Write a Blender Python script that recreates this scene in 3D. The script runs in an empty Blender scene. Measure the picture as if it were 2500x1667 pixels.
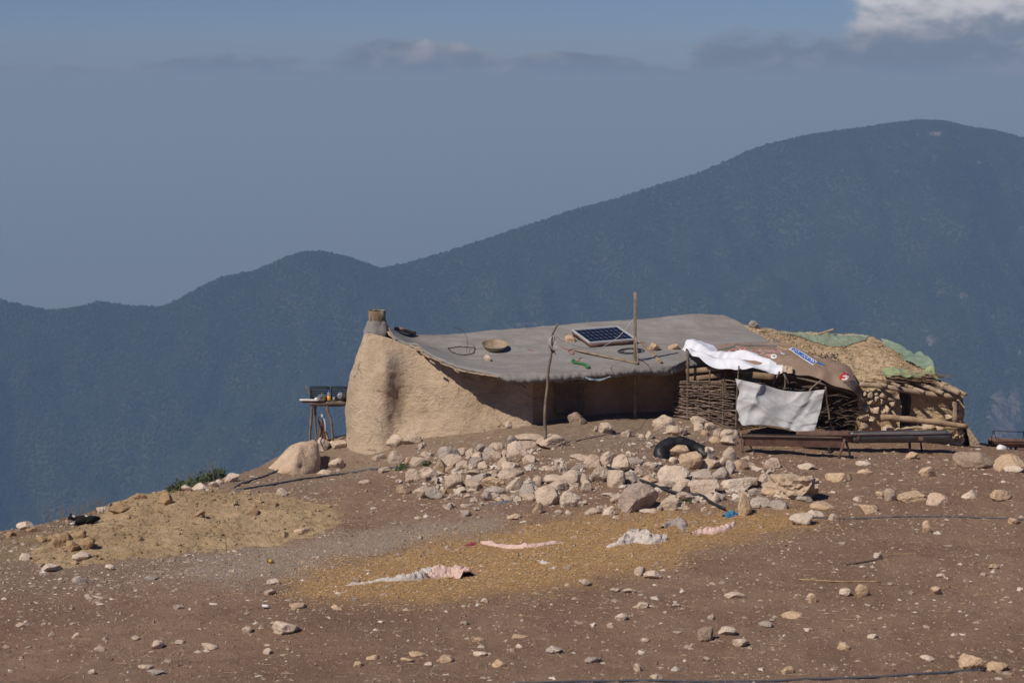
import bpy, math, random
import numpy as np
from mathutils import Vector
from mathutils.bvhtree import BVHTree

SC = bpy.context.scene
COL = SC.collection
R = math.radians

# ------------------------------------------------------------------ camera
FPX, CX, CY, W0 = 4861.0, 1250.0, 833.5, 2500.0      # focal length in photo pixels
PITCH = math.atan((833.5 - 200.0) / FPX)              # eye level lies at photo row 200
CAM = np.array([0.0, 0.0, 7.9])
cam = bpy.data.cameras.new("camera")
cam.sensor_width = 36.0
cam.lens = 36.0 * FPX / W0
cam.clip_start, cam.clip_end = 0.5, 400000.0
cam.dof.use_dof = True
cam.dof.focus_distance = 45.5
cam.dof.aperture_fstop = 2.6
cam_ob = bpy.data.objects.new("camera", cam)
cam_ob.location = CAM
cam_ob.rotation_euler = (R(90) - PITCH, 0, 0)
COL.objects.link(cam_ob)
SC.camera = cam_ob

# ------------------------------------------------------------------ light
SUN_EL = R(48)
SUN_H = np.array([-0.76, -0.65]); SUN_H /= np.linalg.norm(SUN_H)
TO_SUN = Vector((SUN_H[0] * math.cos(SUN_EL), SUN_H[1] * math.cos(SUN_EL), math.sin(SUN_EL)))
sun = bpy.data.lights.new("sun", 'SUN')
sun.energy, sun.angle, sun.color = 4.0, R(0.55), (1.0, 0.905, 0.785)
sun_ob = bpy.data.objects.new("sun", sun)
sun_ob.rotation_euler = (-TO_SUN).to_track_quat('-Z', 'Y').to_euler()
sun_ob.location = (-30, -30, 60)
COL.objects.link(sun_ob)

world = bpy.data.worlds.new("World")
SC.world = world
world.use_nodes = True
wt = world.node_tree
for n in list(wt.nodes):
    wt.nodes.remove(n)

class NT:
    """tiny wrapper for writing node trees"""
    def __init__(s, tree): s.t = tree
    def n(s, typ, **kw):
        nd = s.t.nodes.new(typ)
        for k, v in kw.items(): setattr(nd, k, v)
        return nd
    def put(s, sock, v):
        if isinstance(v, bpy.types.NodeSocket): s.t.links.new(v, sock)
        elif v is not None: sock.default_value = v
    def m(s, op, a, b=None, c=None, clamp=False):
        nd = s.n('ShaderNodeMath', operation=op); nd.use_clamp = clamp
        s.put(nd.inputs[0], a)
        if b is not None: s.put(nd.inputs[1], b)
        if c is not None: s.put(nd.inputs[2], c)
        return nd.outputs[0]
    def vm(s, op, a, b=None, scale=None):
        nd = s.n('ShaderNodeVectorMath', operation=op)
        s.put(nd.inputs[0], a)
        if b is not None: s.put(nd.inputs[1], b)
        if scale is not None: s.put(nd.inputs['Scale'], scale)
        return nd.outputs[1] if op in ('DOT_PRODUCT', 'LENGTH', 'DISTANCE') else nd.outputs[0]
    def ss(s, v, a, b, lo=0.0, hi=1.0):
        nd = s.n('ShaderNodeMapRange', interpolation_type='SMOOTHSTEP')
        s.put(nd.inputs[0], v); s.put(nd.inputs[1], a); s.put(nd.inputs[2], b)
        s.put(nd.inputs[3], lo); s.put(nd.inputs[4], hi)
        return nd.outputs[0]
    def noise(s, vec, scale, detail=4, rough=0.55, dist=0.0, out=0, lac=2.0):
        nd = s.n('ShaderNodeTexNoise')
        if vec is not None: s.put(nd.inputs['Vector'], vec)
        nd.inputs['Scale'].default_value = scale
        nd.inputs['Detail'].default_value = detail
        nd.inputs['Roughness'].default_value = rough
        nd.inputs['Distortion'].default_value = dist
        nd.inputs['Lacunarity'].default_value = lac
        return nd.outputs[out]
    def vor(s, vec, scale, feature='F1', out=0, rnd=1.0):
        nd = s.n('ShaderNodeTexVoronoi', feature=feature)
        if vec is not None: s.put(nd.inputs['Vector'], vec)
        nd.inputs['Scale'].default_value = scale
        nd.inputs['Randomness'].default_value = rnd
        return nd.outputs[out]
    def mix(s, f, a, b, blend='MIX'):
        nd = s.n('ShaderNodeMix', data_type='RGBA', blend_type=blend)
        s.put(nd.inputs[0], f)
        for sock, v in ((nd.inputs[6], a), (nd.inputs[7], b)):
            if isinstance(v, tuple) and len(v) == 3: v = (*v, 1.0)
            s.put(sock, v)
        return nd.outputs[2]
    def comb(s, x, y, z):
        nd = s.n('ShaderNodeCombineXYZ')
        for i, v in enumerate((x, y, z)): s.put(nd.inputs[i], v)
        return nd.outputs[0]
    def sep(s, v):
        nd = s.n('ShaderNodeSeparateXYZ'); s.put(nd.inputs[0], v)
        return nd.outputs
    def bump(s, h, strength, dist=1.0, normal=None):
        nd = s.n('ShaderNodeBump')
        nd.inputs['Strength'].default_value = strength
        nd.inputs['Distance'].default_value = dist
        s.put(nd.inputs['Height'], h)
        if normal is not None: s.put(nd.inputs['Normal'], normal)
        return nd.outputs[0]

def make_world():
    T = NT(wt)
    sky = T.n('ShaderNodeTexSky', sky_type='NISHITA')
    sky.sun_disc = False
    sky.sun_elevation = SUN_EL
    sky.sun_rotation = math.atan2(SUN_H[0], SUN_H[1])
    sky.altitude = 1500.0
    sky.air_density, sky.dust_density, sky.ozone_density = 1.0, 0.3, 3.0
    tc = T.n('ShaderNodeTexCoord')
    x, y, z = T.sep(tc.outputs['Generated'])
    az = T.m('ARCTAN2', x, y)                       # 0 = straight ahead
    el = T.m('ARCSINE', z)
    p = T.comb(az, T.m('MULTIPLY', el, 1.9), 0.81)
    warp = T.noise(p, 30, 3, 0.5, out=1)
    pw = T.vm('ADD', p, T.vm('SCALE', T.vm('SUBTRACT', warp, (.5, .5, .5)), scale=0.016))
    n1 = T.noise(pw, 17, 9, 0.56)
    n2 = T.noise(T.vm('ADD', pw, (-0.005, 0.014, 0.0)), 17, 9, 0.56)     # towards the light
    big = T.noise(p, 4.0, 2, 0.5)
    # a low bank along the horizon all round, plus scattered cumulus higher up
    bank = T.m('ADD', T.ss(el, 0.0235, 0.0, -0.42, 0.36), T.ss(T.noise(p, 9, 2, .5), .35, .65, -.16, .10))
    heap = T.m('ADD', T.ss(big, 0.55, 0.75, -0.45, 0.30), T.ss(el, 0.02, 0.09, -0.40, 0.0))
    def blob(a0, e0, ra, re, lo, hi):
        dx = T.m('DIVIDE', T.m('SUBTRACT', az, a0), ra); dy = T.m('DIVIDE', T.m('SUBTRACT', el, e0), re)
        return T.ss(T.m('ADD', T.m('MULTIPLY', dx, dx), T.m('MULTIPLY', dy, dy)), 1.6, 0.0, lo, hi)
    cum = T.m('MAXIMUM', blob(0.258, 0.040, 0.105, 0.048, -.5, .62), T.m('MAXIMUM', blob(0.130, 0.010, 0.060, 0.021, -.5, .45), blob(0.200, 0.016, 0.055, 0.024, -.5, .40)))
    for q_ in ((-0.135, 0.004, 0.055, 0.016), (-0.055, 0.006, 0.060, 0.019), (0.030, 0.003, 0.050, 0.013)):
        cum = T.m('MAXIMUM', cum, blob(*q_, -.5, .40))
    cover = T.m('MAXIMUM', T.m('MAXIMUM', bank, heap), cum)
    dens = T.m('ADD', T.m('MULTIPLY', T.m('SUBTRACT', n1, 0.5), 1.7), cover)
    mask = T.ss(dens, 0.0, T.ss(el, 0.01, 0.04, .17, .34))
    lit = T.ss(T.m('ADD', T.m('MULTIPLY', T.m('SUBTRACT', n1, n2), 2.4), T.m('ADD', T.m('MULTIPLY', T.m('SUBTRACT', n1, 0.5), 0.8), T.ss(el, 0.0, 0.05, -.22, .12))), -0.35, 0.38)
    # far low clouds drown in blue air, high near ones are white
    near = T.ss(el, 0.010, 0.040)
    shade = T.mix(near, (0.150, 0.188, 0.268), (0.22, 0.26, 0.335))
    bright = T.mix(near, (0.29, 0.31, 0.375), (0.62, 0.62, 0.67))
    ccol = T.mix(lit, shade, bright)
    clear = T.mix(1.0, sky.outputs[0], (0.030, 0.037, 0.059), 'MULTIPLY')
    out_c = T.mix(T.m('MULTIPLY', mask, 0.9), clear, ccol)
    bg = T.n('ShaderNodeBackground')
    T.put(bg.inputs[0], out_c)
    bg.inputs[1].default_value = 1.0
    o = T.n('ShaderNodeOutputWorld')
    wt.links.new(bg.outputs[0], o.inputs[0])
make_world()

vs = SC.view_settings
vs.view_transform, vs.look, vs.exposure, vs.gamma = 'Standard', 'None', 0.0, 1.0
vs.use_curve_mapping = False
SC.display_settings.display_device = 'sRGB'
SC.render.engine = 'CYCLES'
cy = SC.cycles
cy.use_denoising = True
cy.max_bounces, cy.diffuse_bounces, cy.glossy_bounces = 6, 3, 2
cy.transmission_bounces, cy.transparent_max_bounces, cy.volume_bounces = 4, 8, 1
cy.use_fast_gi = False
cy.sample_clamp_indirect = 6.0

# ------------------------------------------------------------------ pixels to places
FWD = np.array([0, math.cos(PITCH), -math.sin(PITCH)])
UPV = np.array([0, math.sin(PITCH), math.cos(PITCH)])
def ray(px, py):
    return np.array([1.0, 0, 0]) * ((px - CX) / FPX) + UPV * ((CY - py) / FPX) + FWD
def at(px, py, Y):
    """point on the ray through photo pixel (px, py) at the depth Y metres"""
    d = ray(px, py)
    return CAM + d * (Y / d[1])
def pts(l): return np.array([at(*q) for q in l])

# ------------------------------------------------------------------ numpy noise
rng = np.random.default_rng(7)
_perm = rng.permutation(1024)
_grad = rng.normal(size=(1024, 3)); _grad /= np.linalg.norm(_grad, axis=1)[:, None]
def gnoise(p):
    p = np.asarray(p, float); i = np.floor(p).astype(np.int64); f = p - i
    u = f * f * f * (f * (f * 6 - 15) + 10)
    r = np.zeros(len(p))
    for dx in (0, 1):
        for dy in (0, 1):
            for dz in (0, 1):
                h = _perm[(i[:, 2] + dz) & 1023]
                h = _perm[(h + i[:, 1] + dy) & 1023]
                h = _perm[(h + i[:, 0] + dx) & 1023]
                g = _grad[h]
                d = g[:, 0] * (f[:, 0] - dx) + g[:, 1] * (f[:, 1] - dy) + g[:, 2] * (f[:, 2] - dz)
                w = (u[:, 0] if dx else 1 - u[:, 0]) * (u[:, 1] if dy else 1 - u[:, 1]) * (u[:, 2] if dz else 1 - u[:, 2])
                r += w * d
    return r * 1.6
def fbm(p, octv=4, rough=0.5):
    p = np.asarray(p, float); r = np.zeros(len(p)); a = 1.0
    for k in range(octv):
        r += a * gnoise(p * 2.03 ** k + 17.3 * k); a *= rough
    return r

# ------------------------------------------------------------------ objects
def wloc(o):
    v = np.zeros(3)
    while o is not None:
        v += np.array(o.location); o = o.parent
    return v
def new_mesh(name, V, F, smooth=True):
    me = bpy.data.meshes.new(name)
    V = np.asarray(V, np.float64)
    if isinstance(F, np.ndarray):
        k = F.shape[1]
        me.vertices.add(len(V)); me.vertices.foreach_set('co', V.astype(np.float32).ravel())
        me.loops.add(F.size); me.loops.foreach_set('vertex_index', F.astype(np.int32).ravel())
        me.polygons.add(len(F))
        me.polygons.foreach_set('loop_start', np.arange(0, F.size, k, dtype=np.int32))
        me.update(calc_edges=True)
    else:
        me.from_pydata(V.tolist(), [], F)
    me.polygons.foreach_set('use_smooth', np.full(len(me.polygons), smooth))
    me.update()
    return me
def tag(o, label=None, cat=None, group=None, kind=None):
    if label: o['label'] = label
    if cat: o['category'] = cat
    if group: o['group'] = group
    if kind: o['kind'] = kind
    return o
def thing(name, loc, label, cat, group=None):
    o = bpy.data.objects.new(name, None)
    o.location = loc; o.empty_display_size = 0.1
    COL.objects.link(o)
    return tag(o, label, cat, group)
def part(name, VF, mat, parent=None, smooth=True, kind=None):
    """world-space vertices; the origin of a top-level mesh goes to its base"""
    V, F = VF; V = np.asarray(V, float)
    if parent is None:
        org = np.array([V[:, 0].mean(), V[:, 1].mean(), V[:, 2].min()])
    else:
        org = wloc(parent)
    me = new_mesh(name, V - org, F, smooth)
    for m in (mat if isinstance(mat, (list, tuple)) else [mat]):
        me.materials.append(m)
    o = bpy.data.objects.new(name, me)
    COL.objects.link(o)
    if parent is None: o.location = org
    else: o.parent = parent
    if kind: o['kind'] = kind
    return o

def catmull(P, n):
    """n points on a smooth curve through P, by chord length"""
    P = np.asarray(P, float)
    if len(P) == 2:
        return P[0] + (P[1] - P[0]) * np.linspace(0, 1, n)[:, None]
    d = np.concatenate([[0], np.cumsum(np.linalg.norm(np.diff(P, axis=0), axis=1))])
    t = np.linspace(0, d[-1], n)
    m = np.gradient(P, d, axis=0)
    k = np.clip(np.searchsorted(d, t, side='right') - 1, 0, len(P) - 2)
    h = (d[k + 1] - d[k])[:, None]; u = ((t - d[k])[:, None]) / h
    return ((2 * u**3 - 3 * u**2 + 1) * P[k] + (u**3 - 2 * u**2 + u) * h * m[k]
            + (-2 * u**3 + 3 * u**2) * P[k + 1] + (u**3 - u**2) * h * m[k + 1])
def tube(P, rad, n=7, caps=True, flat=1.0):
    P = np.asarray(P, float); k = len(P)
    rad = np.broadcast_to(np.asarray(rad, float), (k,))
    tan = np.gradient(P, axis=0); tan /= np.linalg.norm(tan, axis=1)[:, None] + 1e-12
    ref = np.array([0, 0, 1.0]) if abs(tan[:, 2]).mean() < 0.8 else np.array([0, 1.0, 0])
    a = np.cross(tan, ref); a /= np.linalg.norm(a, axis=1)[:, None] + 1e-12
    b = np.cross(a, tan)
    th = np.linspace(0, 2 * math.pi, n, endpoint=False)
    V = P[:, None] + rad[:, None, None] * (a[:, None] * np.cos(th)[None, :, None] + b[:, None] * flat * np.sin(th)[None, :, None])
    V = V.reshape(-1, 3)
    F = [(i * n + j, i * n + (j + 1) % n, (i + 1) * n + (j + 1) % n, (i + 1) * n + j) for i in range(k - 1) for j in range(n)]
    if caps:
        F.append(tuple(range(n))[::-1]); F.append(tuple((k - 1) * n + j for j in range(n)))
    return V, F
def join(l):
    V, F, o = [], [], 0
    for v, f in l:
        V.append(np.asarray(v)); F += [tuple(int(i) + o for i in q) for q in f]; o += len(v)
    return np.concatenate(V), F
def branch(P, r0, r1, n=7, wob=0.02, seg=14, seed=0):
    C = catmull(P, seg)
    q = C * 3.1 + seed * 7.7
    C = C + wob * np.stack([gnoise(q), gnoise(q + 31), gnoise(q + 57)], 1)
    rr = np.linspace(r0, r1, seg) * (1 + 0.14 * gnoise(C * 9 + seed))
    return tube(C, rr, n)
def box(c, ax, ay, az):
    """box from centre and three half-axis vectors"""
    c, ax, ay, az = (np.asarray(v, float) for v in (c, ax, ay, az))
    V = [c + sx * ax + sy * ay + sz * az for sz in (-1, 1) for sy in (-1, 1) for sx in (-1, 1)]
    F = [(0, 2, 3, 1), (4, 5, 7, 6), (0, 1, 5, 4), (2, 6, 7, 3), (0, 4, 6, 2), (1, 3, 7, 5)]
    return np.array(V), F
def unit(v): v = np.asarray(v, float); return v / np.linalg.norm(v)
def beam(A, B, w, h, up=(0, 0, 1), seed=0, bev=0.2):
    """plank from A to B: eight-sided section so edges are eased"""
    A, B = np.asarray(A, float), np.asarray(B, float); d = unit(B - A)
    s = unit(np.cross(d, up)); u = np.cross(s, d); w /= 2; h /= 2; e = bev * min(w, h)
    sec = [(w - e, -h), (w, -h + e), (w, h - e), (w - e, h), (-w + e, h), (-w, h - e), (-w, -h + e), (-w + e, -h)]
    k = 5; V = []
    for i in range(k):
        p = A + (B - A) * i / (k - 1)
        jit = 0.05 * min(w, h) * gnoise(np.array([p * 5 + seed]))[0]
        V += [p + s * (a + jit) + u * (b + jit) for a, b in sec]
    F = [(i * 8 + j, i * 8 + (j + 1) % 8, (i + 1) * 8 + (j + 1) % 8, (i + 1) * 8 + j) for i in range(k - 1) for j in range(8)]
    F += [tuple(range(8))[::-1], tuple((k - 1) * 8 + j for j in range(8))]
    return np.array(V), F
def gridF(nu, nv):
    i = np.arange(nu - 1)[:, None] * nv + np.arange(nv - 1)[None]
    return np.stack([i, i + nv, i + nv + 1, i + 1], -1).reshape(-1, 4)
def coons(front, back, left, right, nu, nv):
    """grid[u][v]: front/back run along u, left/right along v"""
    a, b = catmull(front, nu), catmull(back, nu)
    c, d = catmull(left, nv), catmull(right, nv)
    u = np.linspace(0, 1, nu)[:, None, None]; v = np.linspace(0, 1, nv)[None, :, None]
    L1 = (1 - v) * a[:, None] + v * b[:, None]
    L2 = (1 - u) * c[None] + u * d[None]
    B = (1 - u) * (1 - v) * a[0] + u * (1 - v) * a[-1] + (1 - u) * v * b[0] + u * v * b[-1]
    return L1 + L2 - B
def normals(G):
    du, dv = np.gradient(G, axis=0), np.gradient(G, axis=1)
    n = np.cross(du, dv); return n / (np.linalg.norm(n, axis=2)[..., None] + 1e-12)
def slab(G, th, plumb=False):
    """closed slab from a grid of top points, thickness th downwards"""
    nu, nv = G.shape[:2]; N = normals(G)
    if N[..., 2].mean() < 0: N = -N
    if plumb: N = np.zeros_like(N); N[..., 2] = 1.0
    bot = G - N * (th if np.ndim(th) == 0 else th[..., None])
    V = np.concatenate([G.reshape(-1, 3), bot.reshape(-1, 3)])
    F = gridF(nu, nv).tolist(); o = nu * nv
    F += [[q[3] + o, q[2] + o, q[1] + o, q[0] + o] for q in gridF(nu, nv).tolist()]
    ring = [i * nv for i in range(nu)] + [(nu - 1) * nv + j for j in range(1, nv)] \
        + [i * nv + nv - 1 for i in range(nu - 2, -1, -1)] + [j for j in range(nv - 2, 0, -1)]
    for k in range(len(ring)):
        a, b = ring[k], ring[(k + 1) % len(ring)]
        F.append([b, a, a + o, b + o])
    return V, F
def ico(sub):
    import bmesh
    bm = bmesh.new(); bmesh.ops.create_icosphere(bm, subdivisions=sub, radius=1.0)
    V = np.array([v.co for v in bm.verts]); F = np.array([[v.index for v in f.verts] for f in bm.faces]); bm.free()
    return V, F
ICO = {k: ico(k) for k in (1, 2, 3, 4)}
ICO[0] = (np.array([(1, 0, 0), (-1, 0, 0), (0, 1, 0), (0, -1, 0), (0, 0, 1), (0, 0, -1.0)]), np.array([(0, 2, 4), (2, 1, 4), (1, 3, 4), (3, 0, 4), (2, 0, 5), (1, 2, 5), (3, 1, 5), (0, 3, 5)]))
def rock_shape(sub, seed, planes=13, rough=0.05, sharp=34.0):
    """unit rock: soft intersection of random half-spaces, then roughened"""
    g = np.random.default_rng(seed); V, F = ICO[sub]
    n = g.normal(size=(planes, 3)); n /= np.linalg.norm(n, axis=1)[:, None]
    n = np.concatenate([n, [[0, 0, -1.0]]])
    d = np.concatenate([g.uniform(0.62, 1.0, planes), [0.72]])
    c = np.maximum(V @ n.T, 0.02) / d
    r = 1.0 / (np.sum(c ** sharp, axis=1) ** (1 / sharp))
    r = np.minimum(r, 1.35)
    P = V * r[:, None]
    P = P + V * (rough * (fbm(P * 2.4 + seed % 97, 4, 0.62) - .5 * np.abs(fbm(P * 4.1 + seed % 89, 3, .6))))[:, None]
    lo, hi = P.min(0), P.max(0)
    return (P - (lo + hi) / 2) / ((hi - lo) / 2), F

# ------------------------------------------------------------------ materials
def pmat(name):
    m = bpy.data.materials.new(name); m.use_nodes = True
    t = m.node_tree; T = NT(t)
    b = t.nodes['Principled BSDF']
    return m, T, b
def world_pos(T): return T.n('ShaderNodeNewGeometry').outputs['Position']
def rough_mat(name, cols, scale=3.0, rough=0.9, bump=((12, 0.5, 0.02),), stretch=None, tint=False, spec=0.25, fine=None, metal=0.0, objspace=False):
    """matt natural surface: two or three colours by noise, layered bump in metres"""
    m, T, b = pmat(name)
    P = T.n('ShaderNodeTexCoord').outputs['Object'] if objspace else world_pos(T)
    if stretch: P = T.vm('MULTIPLY', P, stretch)
    c = T.mix(T.ss(T.noise(P, scale, 6, 0.62), 0.36, 0.64), cols[0], cols[1])
    if len(cols) > 2:
        c = T.mix(T.ss(T.noise(P, scale * 2.7, 5, 0.6), 0.54, 0.72), c, cols[2])
    if fine:
        c = T.mix(T.m('MULTIPLY', T.ss(T.noise(P, fine, 3, 0.7), 0.35, 0.7), 0.55), c, T.mix(1.0, c, (0.62, 0.6, 0.58), 'MULTIPLY'))
    if tint:
        oi = T.n('ShaderNodeObjectInfo')
        c = T.mix(1.0, c, oi.outputs['Color'], 'MULTIPLY')
    T.put(b.inputs['Base Color'], c)
    b.inputs['Roughness'].default_value = rough
    b.inputs['Specular IOR Level'].default_value = spec
    b.inputs['Metallic'].default_value = metal
    nrm = None
    for s, st, d in bump:
        nrm = T.bump(T.noise(P, s, 5, 0.62), st, d, nrm)
    if nrm is not None: T.put(b.inputs['Normal'], nrm)
    return m
def plain(name, col, rough=0.6, metal=0.0, var=0.15, spec=0.4, scale=8.0, bump=None, trans=0.0, alpha=1.0):
    m, T, b = pmat(name)
    P = world_pos(T)
    dk = tuple(v * (1 - var * 2) for v in col)
    T.put(b.inputs['Base Color'], T.mix(T.ss(T.noise(P, scale, 5, 0.6), 0.3, 0.75), col, dk))
    b.inputs['Roughness'].default_value = rough
    b.inputs['Metallic'].default_value = metal
    b.inputs['Specular IOR Level'].default_value = spec
    b.inputs['Transmission Weight'].default_value = trans
    b.inputs['Alpha'].default_value = alpha
    if bump: T.put(b.inputs['Normal'], T.bump(T.noise(P, bump[0], 4, 0.6), bump[1], bump[2]))
    return m

M = {}
M['rock'] = rough_mat('limestone', [(0.62, 0.52, 0.42), (0.50, 0.405, 0.32), (0.39, 0.34, 0.29)], 3.2, 0.95,
                      ((8, 0.9, 0.05), (34, 0.8, 0.018)), tint=True, fine=26)
M['clod'] = rough_mat('dry_clod', [(0.36, 0.26, 0.15), (0.28, 0.195, 0.11)], 6, 0.98, ((20, 0.8, 0.02),), tint=True)
M['mud'] = None
M['wood'] = rough_mat('weathered_wood', [(0.24, 0.19, 0.145), (0.15, 0.115, 0.088)], 5, 0.85, ((30, 0.5, 0.006),), tint=True)
M['pale_wood'] = rough_mat('pale_wood', [(0.42, 0.33, 0.24), (0.28, 0.21, 0.15)], 6, 0.85, ((36, 0.4, 0.006),), tint=True)
M['twig'] = rough_mat('twig_bark', [(0.165, 0.125, 0.10), (0.085, 0.065, 0.055)], 7, 0.9, ((50, 0.4, 0.004),), tint=True)
M['rust'] = rough_mat('rusty_steel', [(0.20, 0.115, 0.085), (0.12, 0.07, 0.055), (0.25, 0.15, 0.11)], 4, 0.75, ((30, 0.3, 0.004),), spec=0.35)
M['galv'] = rough_mat('dull_galvanised_steel', [(0.17, 0.18, 0.19), (0.12, 0.125, 0.13), (0.15, 0.10, 0.085)], 2.2, 0.5, ((14, 0.2, 0.004),), spec=0.5, metal=0.35)
M['darksteel'] = plain('dark_steel', (0.025, 0.022, 0.02), 0.7)
M['rubber'] = plain('black_rubber', (0.018, 0.018, 0.019), 0.5, var=0.25, bump=(25, 0.3, 0.01))
M['hose'] = plain('black_hose', (0.035, 0.036, 0.04), 0.5)
M['bluehose'] = plain('blue_grey_hose', (0.075, 0.09, 0.115), 0.55)
M['white'] = plain('white_plastic', (0.75, 0.75, 0.74), 0.4, var=0.04)

# ------------------------------------------------------------------ far land
def make_far():
    ridge = [(-900, 770), (-600, 735), (-300, 715), (0, 731), (60, 745), (125, 757), (200, 748), (235, 735), (320, 745), (395, 748), (430, 733), (470, 710),
             (540, 675), (620, 660), (690, 630), (740, 614), (790, 613), (850, 627), (930, 655), (1000, 640), (1100, 610), (1200, 578),
             (1300, 545), (1400, 512), (1500, 486), (1600, 453), (1700, 424), (1780, 390), (1830, 366), (1880, 350), (1960, 332),
             (2050, 318), (2150, 305), (2240, 294), (2300, 296), (2370, 311), (2430, 318), (2500, 337), (2650, 385), (2900, 440), (3400, 560)]
    P = np.array([at(px, py, 5300 + 0.55 * max(px, 0)) for px, py in ridge])
    step = 15.0
    xs = np.arange(-3600, 4200, step); ys = np.arange(3900, 8600, step)
    X, Y = np.meshgrid(xs, ys, indexing='ij')
    yr = np.interp(xs, P[:, 0], P[:, 1])[:, None]; zr = np.interp(xs, P[:, 0], P[:, 2])[:, None]
    ks = np.ones(9) / 9
    yr = np.convolve(np.pad(yr[:, 0], 4, 'edge'), ks, 'valid')[:, None]
    q = np.stack([X.ravel() / 520, Y.ravel() / 900, np.zeros(X.size)], 1)
    gul = fbm(q, 4, 0.5).reshape(X.shape)
    fine = fbm(q * 5, 3, 0.5).reshape(X.shape)
    d = Y - yr
    front = np.clip(-d, 0, None); back = np.clip(d, 0, None)
    amp = np.clip(front / 250, 0, 1)
    Z = zr - 0.54 * front - 0.75 * back + amp * (150 * gul + 26 * fine)
    # never rise above the ridge line as seen from the hut
    lim = CAM[2] + (zr - CAM[2]) * Y / yr - front * 0.03
    Z = np.where(front > 0, np.minimum(Z, lim), Z)
    Z = np.maximum(Z, -1480.0)
    V = np.stack([X, Y, Z], -1)
    m, T, b = pmat('mountain_ground')
    pos = world_pos(T)
    T.put(b.inputs['Base Color'], T.mix(T.ss(T.noise(pos, 0.02, 5, 0.6), 0.4, 0.6), (0.035, 0.048, 0.022), (0.055, 0.062, 0.032)))
    b.inputs['Roughness'].default_value = 1.0; b.inputs['Specular IOR Level'].default_value = 0.0
    o = part('mountain', (V.reshape(-1, 3), gridF(*X.shape)), m, kind='structure')
    bv = BVHTree.FromPolygons(V.reshape(-1, 3).tolist(), gridF(*X.shape).tolist())
    # rock outcrops, as pale bare patches: (px, py, w, h)
    outs = [(2285, 327, 34, 10), (2240, 330, 8, 4), (2390, 398, 12, 8), (2492, 560, 14, 18), (2130, 620, 8, 4), (2420, 575, 6, 3), (2440, 606, 8, 4),
            (2352, 722, 22, 14), (2295, 715, 12, 10), (2258, 810, 16, 10), (2272, 832, 26, 26), (2440, 1010, 60, 100), (2478, 1000, 36, 110),
            (2455, 1055, 60, 50), (2490, 860, 8, 12), (1290, 792, 60, 8)]
    g = np.random.default_rng(3)
    # trees: one blob per crown, jittered grid over the faces that look our way
    sp = 7.6
    tx = np.arange(-3300, 3900, sp); ty = np.arange(4100, 7400, sp)
    TX, TY = np.meshgrid(tx, ty, indexing='ij')
    TX = TX + g.uniform(-.48, .48, TX.shape) * sp; TY = TY + g.uniform(-.48, .48, TY.shape) * sp
    fx = (TX - xs[0]) / step; fy = (TY - ys[0]) / step
    i, j = fx.astype(int), fy.astype(int); u, v = fx - i, fy - j
    TZ = (Z[i, j] * (1 - u) * (1 - v) + Z[i + 1, j] * u * (1 - v) + Z[i, j + 1] * (1 - u) * v + Z[i + 1, j + 1] * u * v)
    D = TY - np.interp(TX[:, 0], xs, yr[:, 0])[:, None]
    dep = (CAM[2] - TZ) / TY
    ppx = CX + FPX * TX / TY
    keep = (D < 35) & (D > -1900) & (TZ > -1470) & (dep < 0.255) & (ppx > -1500) & (ppx < 3700)
    vx = CX + FPX * TX / (TY * math.cos(PITCH) + (CAM[2] - TZ) * math.sin(PITCH))
    vyc = TY * math.sin(PITCH) - (CAM[2] - TZ) * math.cos(PITCH)
    vy = CY - FPX * vyc / (TY * math.cos(PITCH) + (CAM[2] - TZ) * math.sin(PITCH))
    ju = fbm(np.stack([vx.ravel() / 7, vy.ravel() / 7, np.zeros(vx.size)], 1), 3, .6).reshape(vx.shape)
    for (a, c, w, h) in outs:
        r2 = ((vx - a) / (w * .55)) ** 2 + ((vy - c) / (h * .6)) ** 2
        keep &= ~(r2 + 0.9 * ju < 0.75)
    TP = np.stack([TX, TY, TZ], -1)[keep]
    me = bpy.data.meshes.new('forest')
    me.vertices.add(len(TP)); me.vertices.foreach_set('co', TP.astype(np.float32).ravel()); me.update()
    fo = bpy.data.objects.new('forest', me); COL.objects.link(fo)
    tag(fo, 'hazy blue green forest covering the far mountainside', 'forest', kind='stuff')
    fm, T, b = pmat('forest_leaves')
    oi = T.n('ShaderNodeObjectInfo')
    pos = world_pos(T)
    c = T.mix(oi.outputs['Random'], (0.022, 0.034, 0.018), (0.036, 0.048, 0.023))
    c = T.mix(T.ss(T.noise(pos, 0.004, 4, 0.6), 0.40, 0.62), c, T.mix(1.0, c, (0.72, 0.78, 0.75), 'MULTIPLY'))
    T.put(b.inputs['Base Color'], c); b.inputs['Roughness'].default_value = 1.0; b.inputs['Specular IOR Level'].default_value = 0.0
    gn = bpy.data.node_groups.new('forest_nodes', 'GeometryNodeTree')
    gn.interface.new_socket('Geometry', in_out='INPUT', socket_type='NodeSocketGeometry')
    gn.interface.new_socket('Geometry', in_out='OUTPUT', socket_type='NodeSocketGeometry')
    N = gn.nodes; L = gn.links
    gi, go = N.new('NodeGroupInput'), N.new('NodeGroupOutput')
    ic = N.new('GeometryNodeMeshIcoSphere'); ic.inputs['Radius'].default_value = 1.0; ic.inputs['Subdivisions'].default_value = 2
    sp_ = N.new('GeometryNodeSetPosition'); nz = N.new('ShaderNodeTexNoise'); nz.inputs['Scale'].default_value = 2.2
    sub = N.new('ShaderNodeVectorMath'); sub.operation = 'SUBTRACT'; sub.inputs[1].default_value = (.5, .5, .5)
    scl = N.new('ShaderNodeVectorMath'); scl.operation = 'SCALE'; scl.inputs['Scale'].default_value = 1.1
    L.new(nz.outputs['Color'], sub.inputs[0]); L.new(sub.outputs[0], scl.inputs[0])
    L.new(ic.outputs[0], sp_.inputs['Geometry']); L.new(scl.outputs[0], sp_.inputs['Offset'])
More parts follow.
